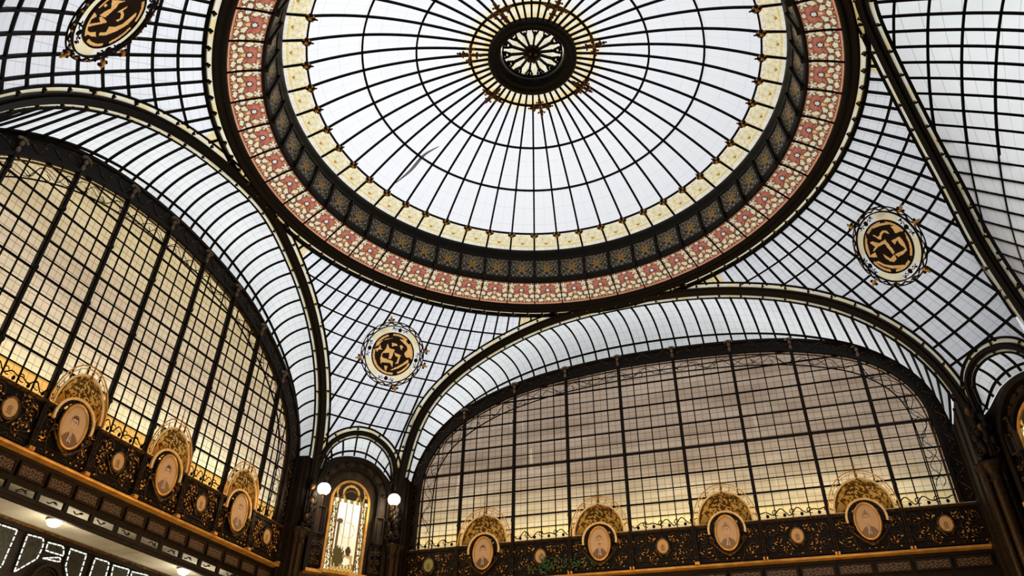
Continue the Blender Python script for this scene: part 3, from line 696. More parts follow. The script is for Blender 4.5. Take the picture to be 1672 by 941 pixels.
# ================================================================== LUNETTE WINDOWS
def lunette(name, D, O, T, curve, off, s0, w, label, warm, k_lo, k_hi, zt):
    fr = lambda s, z, dep=0.0: wallpt(D, O, T, np.asarray(s, float), np.asarray(z, float), np.asarray(dep, float) + 0 * np.asarray(s, float))
    cs = smooth(curve, 260, 4)
    inn = offset_curve(cs, off - .10); inn = inn[(inn[:, 1] > -4.93)]
    # keep single valued in s
    keep = [0]
    for i in range(1, len(inn)):
        if inn[i, 0] > inn[keep[-1], 0] + 1e-4: keep.append(i)
    inn = inn[keep]
    ztop = lambda s: float(np.interp(s, inn[:, 0], inn[:, 1], left=-4.93, right=-4.93))
    sa, sb = inn[0, 0] , inn[-1, 0]
    root = thing(name, (0, 0, ZO), label, 'window', None, 'structure')
    zb = -4.93
    mb = MB(); ss = np.linspace(sa, sb, 220); rows = 34
    P = np.zeros((len(ss), rows + 1, 3)); UV = np.zeros((len(ss), rows + 1, 2))
    for i, s in enumerate(ss):
        top = max(ztop(s), zb + .02)
        zs = np.r_[zb, min(-4.66, zb + (top - zb) * .3), np.linspace(min(-4.66, zb + (top - zb) * .3), top, rows)[1:]]
        P[i] = fr(np.full(rows + 1, s), zs); UV[i, :, 0] = (s - s0) / (w / 8) ; UV[i, :, 1] = (zs - zb) / .125
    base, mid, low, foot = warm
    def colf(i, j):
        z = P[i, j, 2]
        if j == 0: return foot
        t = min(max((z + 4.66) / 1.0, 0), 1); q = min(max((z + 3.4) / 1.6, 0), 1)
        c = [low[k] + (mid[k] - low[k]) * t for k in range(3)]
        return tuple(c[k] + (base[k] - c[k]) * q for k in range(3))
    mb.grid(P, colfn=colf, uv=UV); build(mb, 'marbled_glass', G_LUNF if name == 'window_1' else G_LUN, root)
    nin = -O
    # archivolt mouldings
    for nm, d0, wd, dp, mat in (('outer_moulding', .10, .05, .06, BROWN), ('recessed_band', off * .5 + .03, off * .75, .03, IRON), ('inner_moulding', off - .05, .06, .08, BROWN)):
        c = offset_curve(cs, d0); p = fr(c[:, 0], c[:, 1]); p = p[p[:, 2] > -4.96]
        build(MB().sweep(p, nin, wd, dp), nm, mat, root)
    # scrolling relief on the recessed band
    c = offset_curve(cs, off * .52); c = c[c[:, 1] > -4.9]; t = np.arange(len(c)); c2 = offset_curve(cs, off * .52)[: 0]
    tt = np.linspace(0, 1, 900); base_c = resample(c, 900); tg = np.gradient(base_c, axis=0); tg /= np.linalg.norm(tg, axis=1)[:, None]
    wob = base_c + np.stack([tg[:, 1], -tg[:, 0]], 1) * (off * .20 * np.sin(tt * 2 * PI * 34))[:, None]
    mb = MB().tube(fr(wob[:, 0], wob[:, 1], .035), .009, 5)
    for i in range(6, 900, 13):
        q = fr(base_c[i, 0], base_c[i, 1], .035); mb.ball(q, .02, seg=6, rings=4)
    build(mb, 'band_relief', SCROLL, root, True)
    # gilt edging and vine line round the glass
    for d0, wd, mat, nm in ((off + .02, .025, SCROLL, 'gilt_edging'), (off + .27, .018, LEAD, 'border_lead')):
        c = offset_curve(cs, d0); p = fr(c[:, 0], c[:, 1]); p = p[p[:, 2] > -4.93]
        build(MB().sweep(p, nin, wd, .025), nm, mat, root)
    base_c = resample(offset_curve(cs, off + .15), 900); base_c = base_c[base_c[:, 1] > -4.6]; n_ = len(base_c); tt = np.arange(n_) / n_
    tg = np.gradient(base_c, axis=0); tg /= np.linalg.norm(tg, axis=1)[:, None]; nr = np.stack([tg[:, 1], -tg[:, 0]], 1)
    mb = MB()
    for ph, am, fq in ((0, .08, 26), (1.7, .09, 17)):
        wv = base_c + nr * (am * np.sin(tt * 2 * PI * fq + ph))[:, None]; mb.tube(fr(wv[:, 0], wv[:, 1], .01), .0065, 4)
    for i in range(10, n_ - 4, 24):
        wv = base_c[i]; mb.tube(fr(np.array([wv[0], wv[0] + .07 * nr[i, 0] + .05 * tg[i, 0], wv[0] + .12 * nr[i, 0]]), np.array([wv[1], wv[1] + .07 * nr[i, 1] + .05 * tg[i, 1], wv[1] + .12 * nr[i, 1]]), .02), .008, 4)
    build(mb, 'vine_leading', LEAD, root)
    # mullions
    for k in range(8):
        s = s0 + (k - 3.5) * w
        if not (k_lo <= k <= k_hi): continue
        top = ztop(s) + .02
        mb = MB().sweep(fr(np.array([s, s]), np.array([zb, top])), nin, .062, .06); mb.sweep(fr(np.array([s, s]), np.array([zb, top])), nin, .03, .09)
        for z in (-4.5, -3.36, -2.31):
            if z < top - .2: mb.ball(fr(s, z, .08), (.036, .036, .05), seg=8, rings=5)
        mul = build(mb, 'mullion', BROWN, root)
        # fan bracket on the archivolt over the mullion
        mb = MB(); zc = top + .10
        for a in (-50, -25, 0, 25, 50):
            mb.ball(fr(s + .085 * math.sin(a * D2R), zc + .02 + .07 * math.cos(a * D2R), .09), .026, seg=7, rings=5)
        mb.ball(fr(s, zc, .09), (.036, .03, .05), seg=8, rings=5); mb.ball(fr(s, zc - .11, .08), (.034, .03, .06), seg=8, rings=5)
        build(mb, 'fan_bracket', STONE, mul, True)
    # thin uprights, three to a bay
    for k in range(-1, 8):
        for q in (1, 2, 3):
            s = s0 + (k - 3.5 + q / 4) * w
            if s < sa + .08 or s > sb - .08: continue
            build(MB().sweep(fr(np.array([s, s]), np.array([zb, ztop(s) - .02])), nin, .019, .018), 'upright_bar', LEAD, root)
    # transoms
    zz = -4.66; i = 0
    while zz < -1.3:
        ok = [s for s in np.linspace(sa, sb, 400) if ztop(s) > zz + .03]
        if len(ok) > 8:
            thick = i in zt
            heavy = thick and zt[i] > 1
            wd = .045 if heavy else (.031 if thick else .016)
            build(MB().sweep(fr(np.array([ok[0], ok[-1]]), np.array([zz, zz])), nin, wd, .05 if heavy else .02), 'transom', BROWN if heavy else LEAD, root)
        zz += .26; i += 1
    # scrolled leading in the bottom row
    mb = MB(); t = np.linspace(sa + .1, sb - .1, 700)
    mb.tube(fr(t, -4.80 + .07 * np.sin(t * 2 * PI / (w / 4)) * np.cos(t * 3.1), .025), .010, 4)
    s = sa + .15
    while s < sb - .1:
        if ztop(s) > -4.5:
            a = np.linspace(0, 5.2, 16); r = .015 + .011 * a; mb.tube(fr(s + r * np.cos(a), -4.79 + r * np.sin(a), .025), .008, 4)
            mb.ball(fr(s + w / 8, -4.86, .03), (.03, .02, .035), seg=6, rings=4)
        s += w / 4
    build(mb, 'scroll_leading', LEAD, root)
    return root
ZT = {1: 1, 3: 1, 5: 2, 7: 1, 9: 1, 11: 1}
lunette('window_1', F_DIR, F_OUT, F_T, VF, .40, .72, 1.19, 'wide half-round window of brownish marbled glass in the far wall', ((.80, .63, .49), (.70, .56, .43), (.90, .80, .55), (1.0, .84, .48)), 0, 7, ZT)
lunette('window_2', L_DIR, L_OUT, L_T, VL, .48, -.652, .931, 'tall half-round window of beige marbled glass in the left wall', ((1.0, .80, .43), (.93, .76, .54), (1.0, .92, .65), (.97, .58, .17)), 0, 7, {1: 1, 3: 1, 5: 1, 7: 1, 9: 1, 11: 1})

# ================================================================== FRIEZES
ORD = ['first', 'second', 'third', 'fourth', 'fifth', 'sixth', 'seventh', 'eighth', 'ninth']
def spiral(cx, cz, r0, turns, a0, sg, n=22):
    a = np.linspace(0, turns * 2 * PI, n); r = r0 * (1 - .82 * a / a[-1]); return np.stack([cx + r * np.cos(a0 + sg * a), cz + r * np.sin(a0 + sg * a)], 1)
def scroll_meshes(w, portrait, seed):
    """local frame: x along the wall, y into the room, z up; origin at the middle of the panel's foot"""
    H = .66; rng = random.Random(seed)
    bk = MB().box((-w / 2, .0, 0), (w / 2, .05, H)).mesh('back_board', IRON)
    mb = MB()
    for z in (.02, .11, H - .03): mb.box((-w / 2 + .02, .05, z), (w / 2 - .02, .075, z + .016))
    for x in (-w / 2 + .005, w / 2 - .035): mb.box((x, .05, 0), (x + .03, .10, H))
    for x in (-w / 2 + .02, w / 2 - .02):
        mb.ball((x, .10, .33), (.03, .03, .06), seg=7, rings=5); mb.ball((x, .10, .14), (.03, .03, .05), seg=7, rings=5)
    frm = mb.mesh('panel_frame', BRONZE)
    sc = MB(); lf = MB()
    P3 = lambda q, y=.075: np.stack([q[:, 0], np.full(len(q), y), q[:, 1]], 1)
    inner = .30 if portrait else .14
    for sg in (-1, 1):
        # cusped outline
        t = np.linspace(0, PI, 18)
        sc.tube(P3(np.stack([sg * (w / 2 - .06 - .16 * (1 - np.cos(t)) / 2), .40 + .17 * np.sin(t)], 1)), .007, 5)
        cells = [(w / 2 - .16, .22), (w / 2 - .15, .44), (inner + .06, .20), (inner + .07, .50)] + ([] if portrait else [(w / 4 + .02, .34), (.2, .15), (.22, .55)])
        for i, (x, z) in enumerate(cells):
            r = .095 + rng.uniform(-.015, .02)
            q = spiral(sg * x, z, r, 1.35, rng.uniform(0, 6.28), sg * (1 if i % 2 else -1)); sc.tube(P3(q), np.linspace(.008, .004, len(q)), 5)
            lf.ball((q[-1, 0], .085, q[-1, 1]), .011, seg=6, rings=4)
            for k in range(3):
                j = rng.randrange(2, 12); dx, dz = rng.uniform(-.04, .04), rng.uniform(-.04, .04)
                a = rng.uniform(0, 6.28); ax = np.array([[math.cos(a), 0, math.sin(a)], [0, 1, 0], [-math.sin(a), 0, math.cos(a)]])
                lf.ball((q[j, 0] + dx, .085, q[j, 1] + dz), (.024, .008, .008), axes=ax, seg=6, rings=4)
        if portrait:
            t = np.linspace(-.55 * PI, .15 * PI, 16); sc.tube(P3(np.stack([sg * (.27 * np.cos(t * .8)), .26 + .30 * np.sin(t)], 1) * [1, 1]), .008, 5)
    for i in range(int(w / .1)):
        x = -w / 2 + .06 + i * .1; a = np.linspace(0, PI, 8); sc.tube(P3(np.stack([x + .035 * np.cos(a), .05 + .03 * np.sin(a) * (1 if i % 2 else -.6)], 1), .06), .007, 4)
        if rng.random() < .4: lf.ball((x, .065, .065), .014, seg=6, rings=4)
    sm = sc.mesh('scrollwork', SCROLL, True); lm = lf.mesh('gilt_leaves', GOLD, True)
    fa = MB().box((w / 2 - .04, .05, -.02), (w / 2 + .015, .15, .025)).mesh('gilt_foot', GOLD); fb = MB().box((-w / 2 - .015, .05, -.02), (-w / 2 + .04, .15, .025)).mesh('gilt_foot', GOLD)
    return bk, frm, sm, lm, fa, fb
def portrait_col(v):
    rng = random.Random(v * 7 + 3); hair = rng.choice([(.16, .09, .05), (.10, .06, .035), (.28, .17, .10)]); coat = rng.choice([(.16, .09, .05), (.20, .12, .07), (.12, .07, .04)])
    bun = v in (2, 3); beard = v in (1, 4); hx = rng.uniform(-.05, .05); wide = rng.uniform(.20, .235)
    def f(x, y):
        r = math.hypot(x, y); y0 = y
        x, y = x / 1.22, (y + .12) / 1.22 - .02
        X, Y = x - hx, (y - .20) 
        skin = (.56, .38, .235)
        face = (X / wide) ** 2 + (Y / .215) ** 2
        body = ((x) / .70) ** 2 + ((y + .86) / .70) ** 2
        col = (.50, .335, .19) if r < .84 else ((.42, .27, .14) if r < .93 else (.26, .15, .07))
        if body < 1: col = coat
        if body < 1 and abs(x - hx * .5) < .04 + .28 * (-.20 - y) and y > -.55: col = (.52, .39, .26)
        if body < 1 and abs(x) < .04 and y < -.30: col = tuple(c * .7 for c in coat)
        if abs(X) < .10 and -.28 < y < .05: col = (.44, .29, .175)
        if (X / (wide + .05)) ** 2 + ((Y - .06) / .235) ** 2 < 1: col = hair
        if bun and (X / .09) ** 2 + ((Y - .28) / .10) ** 2 < 1: col = hair
        if face < 1 and Y < .14: col = skin
        if face < 1:
            if abs(abs(X) - .085) < .035 and abs(Y - .02) < .022: col = (.12, .07, .04)
            if abs(abs(X) - .09) < .05 and abs(Y - .065) < .012: col = (.25, .14, .08)
            if abs(X - .01) < .018 and -.075 < Y < .0: col = (.40, .25, .145)
            if abs(X) < .06 and abs(Y + .115) < .014: col = (.34, .16, .10)
            if beard and Y < -.10 and not abs(Y + .115) < .014: col = hair
        return col
    return f
def ellipse_disc(a, b, n, fn, y=.0):
    mb = MB(); xs = np.linspace(-1, 1, n + 1); P = np.zeros((n + 1, n + 1, 3))
    for i in range(n + 1):
        for j in range(n + 1): P[i, j] = (xs[i] * a, y, xs[j] * b)
    mid = lambda k: (xs[k] + xs[k + 1]) / 2
    mb.grid(P, colfn=lambda i, j: fn(mid(i), mid(j)), skip=lambda i, j: math.hypot(mid(i), mid(j)) > 1); return mb
def ellipse_path(a, b, n=56, y=.0): t = np.linspace(0, 2 * PI, n + 1)[:-1]; return np.stack([a * np.cos(t), 0 * t + y, b * np.sin(t)], 1)
oval_fr = MB().tube(ellipse_path(.202, .312, y=.01), .017, 8, closed=True); oval_fr.tube(ellipse_path(.225, .335, y=.0), .009, 6, closed=True, mat=1)
oval_fr = oval_fr.mesh('oval_frame', [GOLD, SCROLL], True)
mb = MB(); t = np.linspace(-.06 * PI, 1.06 * PI, 30)
mb.sweep(np.stack([.325 * np.cos(t), 0 * t, .06 + .335 * np.sin(t)], 1), (0, 1, 0), .036, .035)
hood_me = mb.mesh('hood_moulding', CREAMGOLD)
mb = MB(); mb.sweep(np.stack([.278 * np.cos(t), 0 * t, .06 + .30 * np.sin(t)], 1), (0, 1, 0), .07, .02)
for q in np.linspace(.05 * PI, .95 * PI, 15): mb.ball((.278 * math.cos(q), .02, .06 + .30 * math.sin(q)), .011, mat=1, seg=6, rings=4)
hoodb_me = mb.mesh('hood_band', [IRON, SCROLL])
mb = MB()
for sg in (-1, 1):
    t = np.linspace(0, 1, 14); mb.tube(np.stack([sg * (.02 + .26 * t), 0 * t + .03, -.39 + .22 * t ** 1.6], 1), np.linspace(.022, .012, 14), 6)
    q = spiral(sg * .27, -.13, .05, 1.2, -1.2, sg); mb.tube(np.stack([q[:, 0], 0 * q[:, 0] + .03, q[:, 1]], 1), .010, 5)
mb.ball((0, .03, -.40), (.05, .03, .035), seg=8, rings=5); swag_me = mb.mesh('leaf_swag', SCROLL, True)
def small_col(x, y):
    r = math.hypot(x, y)
    if r > .86: return (.34, .20, .08)
    if (x / .34) ** 2 + ((y + .15) / .42) ** 2 < 1: return (.20, .11, .05) if (int(x * 11) + int(y * 9)) % 3 else (.40, .24, .11)
    if abs(y + .55) < .08 and abs(x) < .4: return (.26, .15, .07)
    return (.48, .31, .14)
small_me = ellipse_disc(.115, .14, 26, small_col, .015).mesh('painted_disc', PAINT)
green_me = ellipse_disc(.115, .14, 26, lambda x, y: tuple(c * k for c, k in zip(small_col(x, y), (.45, .75, .50))), .015).mesh('painted_disc', PAINT)
smallf_me = MB().tube(ellipse_path(.12, .145, 36, .015), .016, 7, closed=True)
for sg in (-1, 1): smallf_me.tube(np.stack([sg * np.linspace(.02, .16, 8), np.full(8, .0), -.19 + .16 * np.linspace(0, 1, 8) ** 1.5], 1), .012, 5)
smallf_me.ball((0, .01, .185), .022, seg=7, rings=5); smallf_me = smallf_me.mesh('disc_frame', SCROLL, True)
# fan grille
def fan_meshes():
    mb = MB(); el = lambda a, b, n=40: (lambda t: np.stack([a * np.cos(t), 0 * t, b * np.sin(t)], 1))(np.linspace(0, PI, n))
    mb.sweep(el(.575, .73), (0, 1, 0), .019, .014); mb.sweep(el(.535, .68), (0, 1, 0), .010, .012)
    arcs = mb.mesh('outer_arch', GOLD)
    mb = MB(); mb.sweep(el(.492, .575), (0, 1, 0), .034, .022); arc2 = mb.mesh('inner_arch', CREAMGOLD)
    cells = [MB().sweep([(.495 * math.cos(PI * k / 12), 0, .575 * math.sin(PI * k / 12)), (.545 * math.cos(PI * k / 12 + .05), 0, .69 * math.sin(PI * k / 12 + .05))], (0, 1, 0), .007, .008).mesh('cell_lead', SCROLL) for k in range(1, 12)]
    n = 44; mb = MB(); P = np.zeros((n + 1, 15, 3))
    for i in range(n + 1):
        for j in range(15):
            a = PI * i / n; q = j / 14; P[i, j] = ((.30 + .185 * q) * math.cos(a), -.005, (.20 + .36 * q) * math.sin(a))
    rg_ = random.Random(2); sd_ = [(rg_.uniform(0, 44), rg_.uniform(0, 14)) for _ in range(30)]
    def amber(i, j):
        d = sorted(math.hypot(i - a, (j - b) * 1.4) for a, b in sd_); c = abs(i - 21.5)
        if c < 9 + 3 * math.sin(j) and math.sin(i * 1.7 + 2 * math.sin(j)) * math.cos(j * 1.3 + i * .4) > .12: return (.10, .055, .02)
        if d[1] - d[0] < .75: return (.12, .065, .022)
        return (.72, .44, .15) if (int(d[0] * 3) % 3) else (.62, .44, .20)
    mb.grid(P, colfn=amber); amb = mb.mesh('amber_glass', G_COL)
    mb = MB().tube([(0, .03, .50), (0, .03, .98)], np.array([.012, .005]), 6)
    for z, r in ((.54, .036), (.62, .028), (.72, .02), (.80, .012)): mb.ball((0, .03, z), (r, .02, r * .8), seg=8, rings=5)
    spire = mb.mesh('crest_spire', [GILT], True); scrolls = []
    for sg in (-1, 1):
        for k in range(4):
            mb = MB(); q = spiral(sg * (.06 + .075 * k), .50 - .035 * k * k * .5, .035, 1.2, k, sg, 14); mb.tube(np.stack([q[:, 0], 0 * q[:, 0] + .02, q[:, 1]], 1), .007, 5); scrolls.append(mb.mesh('crest_scroll', [GILT], True))
    return arcs, arc2, cells, amb, spire, scrolls
FAN_ME = fan_meshes()
SETS = {}
def frieze(D, O, T, s0, w, lo, hi, wall_words, mirror):
    """bays lo..hi; bay k lies between mullions k-1 and k"""
    axes = (D, -O, np.array([0, 0, 1.0]))
    if np.linalg.det(np.array(axes)) < 0: axes = (-D, -O, np.array([0, 0, 1.0]))
    at = lambda s, z, d: D * s + O * (T - d) + np.array([0, 0, z]) + RING
    pn = 0; vis = 0
    for k in range(lo, hi + 1):
        s = s0 + (k - 4) * w; por = (k % 2 == 1)
        key = (round(w, 2), por)
        if key not in SETS: SETS[key] = scroll_meshes(w, por, 5 + len(SETS))
        bk, frm, sm, lm, fa, fb = SETS[key]
        nth = ORD[(hi - k) if mirror else (k - lo)]
        place = '%s from the corner' % nth
        r = thing('scroll_panel', (0, 0, 0), '%s-wall black frieze panel with gilt scrolls behind a %s, %s' % (wall_words, 'portrait' if por else 'small disc', place), 'frieze panel', 'gilt scroll panels under the windows')
        obj('back_board', bk, r); po = obj('panel_frame', frm, r); obj('gilt_foot', fa, po); obj('gilt_foot', fb, po); po = obj('scrollwork', sm, r); obj('gilt_leaves', lm, po)
        world_frame(r, at(s, -5.62, 0), axes)
        if por:
            v = (hi - k) // 2 if mirror else (k - lo) // 2
            desc = ['bust with plain collar', 'bearded bust in dark coat', 'bust with high hair knot', 'bust with top knot looking right'] if not mirror else ['small bust nearest the corner', 'bust of the middle portrait', 'large bust in pale scarf', 'bust cut by the picture edge']
            q = thing('portrait_medallion', (0, 0, 0), 'oval sepia portrait in gilt frame, %s from the corner on the %s wall' % (ORD[v], wall_words), 'portrait', 'oval portraits on the friezes')
            vv = v + (0 if not mirror else 5)
            obj('portrait', ellipse_disc(.195, .305, 56, portrait_col(vv), .012).mesh('portrait', PAINT), q)
            obj('oval_frame', oval_fr, q); po = obj('hood_moulding', hood_me, q, (0, -.04, 0)); obj('hood_band', hoodb_me, po, (0, -.01, 0)); obj('leaf_swag', swag_me, q)
            world_frame(q, at(s, -5.115, .13), axes)
            q = thing('fan_grille', (0, 0, 0), 'gilt fan grille with spire above the %s portrait from the corner, %s wall' % (ORD[v], wall_words), 'grille', 'gilt fan grilles against the window glass')
            for nm, me in zip(('outer_arch', 'inner_arch', 'cell_lead', 'amber_glass', 'crest_spire', 'crest_scroll'), FAN_ME):
                po_ = first_ if nm == 'cell_lead' else (o_ if nm == 'crest_scroll' else q)
                for m_ in (me if isinstance(me, list) else [me]): o_ = obj(nm, m_, po_)
                if nm == 'outer_arch': first_ = o_
            f = w / 1.19; q.scale = (1, 1, 1)
            world_frame(q, at(s, -4.925, .10), axes)
            if f < .95: q.scale = (.83, 1, 1)
        else:
            q = thing('small_medallion', (0, 0, 0), 'small round greenish painted disc, first from the corner on the far wall' if (k == lo and not mirror) else 'small round painted disc, %s disc from the corner on the %s wall' % (ORD[((hi - k) if mirror else (k - lo)) // 2], wall_words), 'medallion', 'small painted discs on the friezes')
            obj('painted_disc', green_me if (k == lo and not mirror) else small_me, q); obj('disc_frame', smallf_me, q)
            world_frame(q, at(s, -5.26, .09), axes)
frieze(F_DIR, F_OUT, F_T, .72, 1.19, 0, 8, 'far', False)
frieze(L_DIR, L_OUT, L_T, -.652, .931, 1, 8, 'left', True)

# rails, gilt cornices
def rail(name, D, O, T, sa, sb, prof, mat, label, cat='moulding'):
    mb = MB(); P = np.zeros((2, len(prof), 3))
    for i, s in enumerate((sa, sb)):
        for j, (d, z) in enumerate(prof): P[i, j] = D * s + O * (T - d) + np.array([0, 0, z])
    n = len(prof)
    mb.add(P.reshape(-1, 3), [(j, (j + 1) % n, n + (j + 1) % n, n + j) for j in range(n)] + [tuple(range(n)), tuple(range(n, 2 * n))[::-1]])
    o = build(mb, name, mat, None, loc=(0, 0, ZO)); tag(o, label, cat, None, 'structure'); return o
SR = [(0, -4.93), (.09, -4.93), (.10, -4.95), (.07, -4.97), (0, -4.985)]
rail('trim_1', F_DIR, F_OUT, F_T, -4.75, 6.1, SR, SCROLL, 'gilt sill rail under the wide far window')
rail('trim_2', L_DIR, L_OUT, L_T, -5.3, 3.6, SR, SCROLL, 'gilt sill rail under the left window')
GC = [(0, -5.635), (.10, -5.635), (.125, -5.645), (.135, -5.662), (.12, -5.68), (0, -5.69)]
rail('trim_3', F_DIR, F_OUT, F_T, -4.75, 6.05, GC, GOLD, 'bright gilt cornice under the far frieze')
rail('trim_4', L_DIR, L_OUT, L_T, -6.5, 3.6, GC, GOLD, 'bright gilt cornice under the left frieze')

# plaques under the cornices
def relief_col(u, v):
    x = abs(u - .5) * 2
    f = math.sin(11 * x + 2.5 * math.sin(6 * v)) * math.cos(8 * v + 2 * math.sin(5 * x))
    if abs(f) < .22: return (.13, .07, .022)
    return (.012, .007, .003)
def plaque_mesh(w):
    mb = MB(); n, m = 40, 14; P = np.zeros((n + 1, m + 1, 3))
    for i in range(n + 1):
        for j in range(m + 1): P[i, j] = (-w / 2 + .03 + (w - .06) * i / n, .036, .02 + .13 * j / m)
    mb.grid(P, colfn=lambda i, j: relief_col((i + .5) / n, (j + .5) / m))
    fr = MB(); fr.box((-w / 2, 0, -.01), (w / 2, .03, .18)); 
    for a, b in (((-w / 2, .03, -.01), (w / 2, .05, .015)), ((-w / 2, .03, .155), (w / 2, .05, .18)), ((-w / 2, .03, .015), (-w / 2 + .025, .05, .155)), ((w / 2 - .025, .03, .015), (w / 2, .05, .155))): fr.box(a, b)
    return mb.mesh('cast_relief', RELIEF), fr.mesh('plaque_frame', BRONZE)
for D, O, T, sA, n, w, words, sgn in ((F_DIR, F_OUT, F_T, 5.72, 8, .60, 'far', -1), (L_DIR, L_OUT, L_T, 3.25, 14, .463, 'left', -1)):
    rel, frm = plaque_mesh(w - .05); axes = (D, -O, np.array([0, 0, 1.0]))
    if np.linalg.det(np.array(axes)) < 0: axes = (-D, -O, np.array([0, 0, 1.0]))
    for k in range(n):
        s = sA + sgn * k * w
        q = thing('bronze_plaque', (0, 0, 0), 'dark bronze relief plaque in the row below the %s gilt cornice' % words, 'plaque', 'bronze relief plaques under the %s cornice' % words)
        obj('plaque_frame', frm, q); obj('cast_relief', rel, q)
        world_frame(q, D * s + O * (T - .02) + np.array([0, 0, -5.965]) + RING, axes)

# ================================================================== WALLS, PIERS, FLOOR
def plain(name, mb, mat, label, cat, parent=None):
    o = build(mb, name, mat, parent, loc=(0, 0, ZO)); return tag(o, label, cat, None, 'structure')
def slab(D, O, T, sa, sb, za, zb, d0, d1):
    """box on a wall: depth d0..d1 towards the room"""
    q = lambda s, d: D * s + O * (T - d)
    base = [q(sa, d0), q(sb, d0), q(sb, d1), q(sa, d1)]
    return [p + np.array([0, 0, za]) for p in base], [p + np.array([0, 0, zb]) for p in base]
mb = MB(); mb.prism(*slab(F_DIR, F_OUT, F_T, -4.8, 6.2, -11, -4.95, -.3, -.001)); plain('wall_front', mb, BROWN, 'dark wall below the far window', 'wall')
mb = MB(); mb.prism(*slab(L_DIR, L_OUT, L_T, -6.6, 3.7, -5.75, -4.95, -.05, -.001)); mb.prism(*slab(L_DIR, L_OUT, L_T, -6.6, 3.7, -6.05, -5.75, -.03, .0))
mb.prism(*slab(L_DIR, L_OUT, L_T, -6.6, 3.7, -6.26, -6.15, -.03, .02)); mb.prism(*slab(L_DIR, L_OUT, L_T, -6.6, 3.7, -6.21, -6.18, .02, .035))
plain('wall_left', mb, BROWN, 'dark fascia under the left gallery', 'wall')
# posts and tracery in the openings of the left fascia
for k in range(20):
    s = 3.25 + .2315 - k * .463
    mb = MB(); mb.prism(*slab(L_DIR, L_OUT, L_T, s - .03, s + .03, -6.16, -6.04, -.03, .02)); 
    t = np.linspace(0, 1, 12); rg = random.Random(k)
    o = build(mb, 'fascia_post', BROWN, None, loc=(0, 0, ZO)); tag(o, 'short dark post between the bright openings of the left fascia', 'post', 'fascia posts')
    if 0 < k < 19:
        c = s - .2315; a = rg.uniform(-.1, .1)
        mb = MB(); mb.tube(wallpt(L_DIR, L_OUT, L_T, c + a + .16 * (t - .5), -6.10 + .02 * np.sin(t * 6 + k), 0 * t), .009, 5)
        mb.ball(wallpt(L_DIR, L_OUT, L_T, np.array(c + a + .05), np.array(-6.09), np.array(0.0)), (.02, .02, .016), seg=6, rings=4)
        build(mb, 'twig_bracket', BROWN, o)
mb = MB().box((-7.85, -9, -5.97), (-6.36, 3.6, -5.90)); 
for y in np.arange(-8.6, 3.6, 1.39): mb.box((-7.75, y, -5.976), (-6.4, y + .02, -5.969))
plain('ceiling_aisle', mb, CEIL, 'pale sloping-looking plaster ceiling of the left aisle', 'ceiling')
mb = MB().box((-7.95, -12, -11), (-7.76, 3.8, -5.9)); mb.box((-7.76, -9, -6.07), (-7.70, 3.7, -5.98)); mb.box((-7.76, 3.65, -11), (-6.33, 3.8, -5.9)); plain('wall_aisle', mb, BROWN, 'dark back wall of the left aisle', 'wall')
mb = MB().box((-7.71, -9, -6.02), (-7.66, 3.7, -5.985)); plain('trim_5', mb, SCROLL, 'thin gilt strip at the back of the aisle ceiling', 'moulding')
# aisle screens: dark leaded panels edged with bright beads
SCREENS = [[(-.49, -6.09), (-.21, -6.07), (-.18, -6.18), (-.2, -6.36), (-.48, -6.62)], [(-.12, -6.1), (.17, -6.08), (.22, -6.21), (-.11, -6.22)], [(-.11, -6.33), (.2, -6.31), (.19, -6.24), (.05, -6.28)],
           [(.3, -6.08), (.62, -6.08), (.63, -6.47), (.45, -6.52), (.32, -6.34)], [(.81, -6.09), (1.11, -6.08), (1.12, -6.36), (.81, -6.45)], [(1.2, -6.1), (1.55, -6.085), (1.55, -6.3), (1.23, -6.28)], [(1.62, -6.1), (2.01, -6.07), (2.0, -6.25), (1.64, -6.26)], [(-1.1, -6.09), (-.68, -6.08), (-.70, -6.60), (-1.1, -6.9)]]
for k, poly in enumerate(SCREENS):
    nm = ['tall tapering', 'small upper', 'small lower', 'tall right-hand', 'square', 'wide', 'last narrow', 'cut-off left'][k]
    q = thing('leaded_screen', (0, 0, ZO), '%s dark leaded panel edged with bright beads on the aisle back wall' % nm, 'stained glass', 'leaded screens in the left aisle')
    pts = np.array([(-7.69, y, z - .02) for y, z in poly]); off = np.array([.02, 0, 0])
    mb = MB().prism(pts - off * 3, pts - off, 0); build(mb, 'dark_glass', metal('dark_pane_%d' % k, (.026, .027, .019), .5, .0, (.007, .008, .006), 26), q)
    loop = resample(np.r_[pts, pts[:1]], 240); mb = MB(); d = 0
    L_ = np.linalg.norm(np.diff(loop, axis=0), axis=1).sum(); nb = max(6, int(L_ / .085))
    for i in range(nb):
        a = loop[int(i / nb * 239)]; b = loop[int((i + .72) / nb * 239)]; mb.tube([a, b], .011, 6)
    mb.c = [(1.0, .98, .88)] * len(mb.f)
    build(mb, 'bead_edging', LITWIN, q)
mb = MB(); t = np.linspace(0, PI, 24); mb.sweep(np.stack([np.full(24, -7.70), .05 + .26 * np.cos(t), -6.72 + .30 * np.sin(t)], 1), (1, 0, 0), .05, .06)
mb.sweep(np.stack([np.full(24, -7.70), .05 + .20 * np.cos(t), -6.72 + .24 * np.sin(t)], 1), (1, 0, 0), .02, .04)
plain('trim_6', mb, BROWN, 'small dark arch between the leaded panels at the lower left', 'arch')

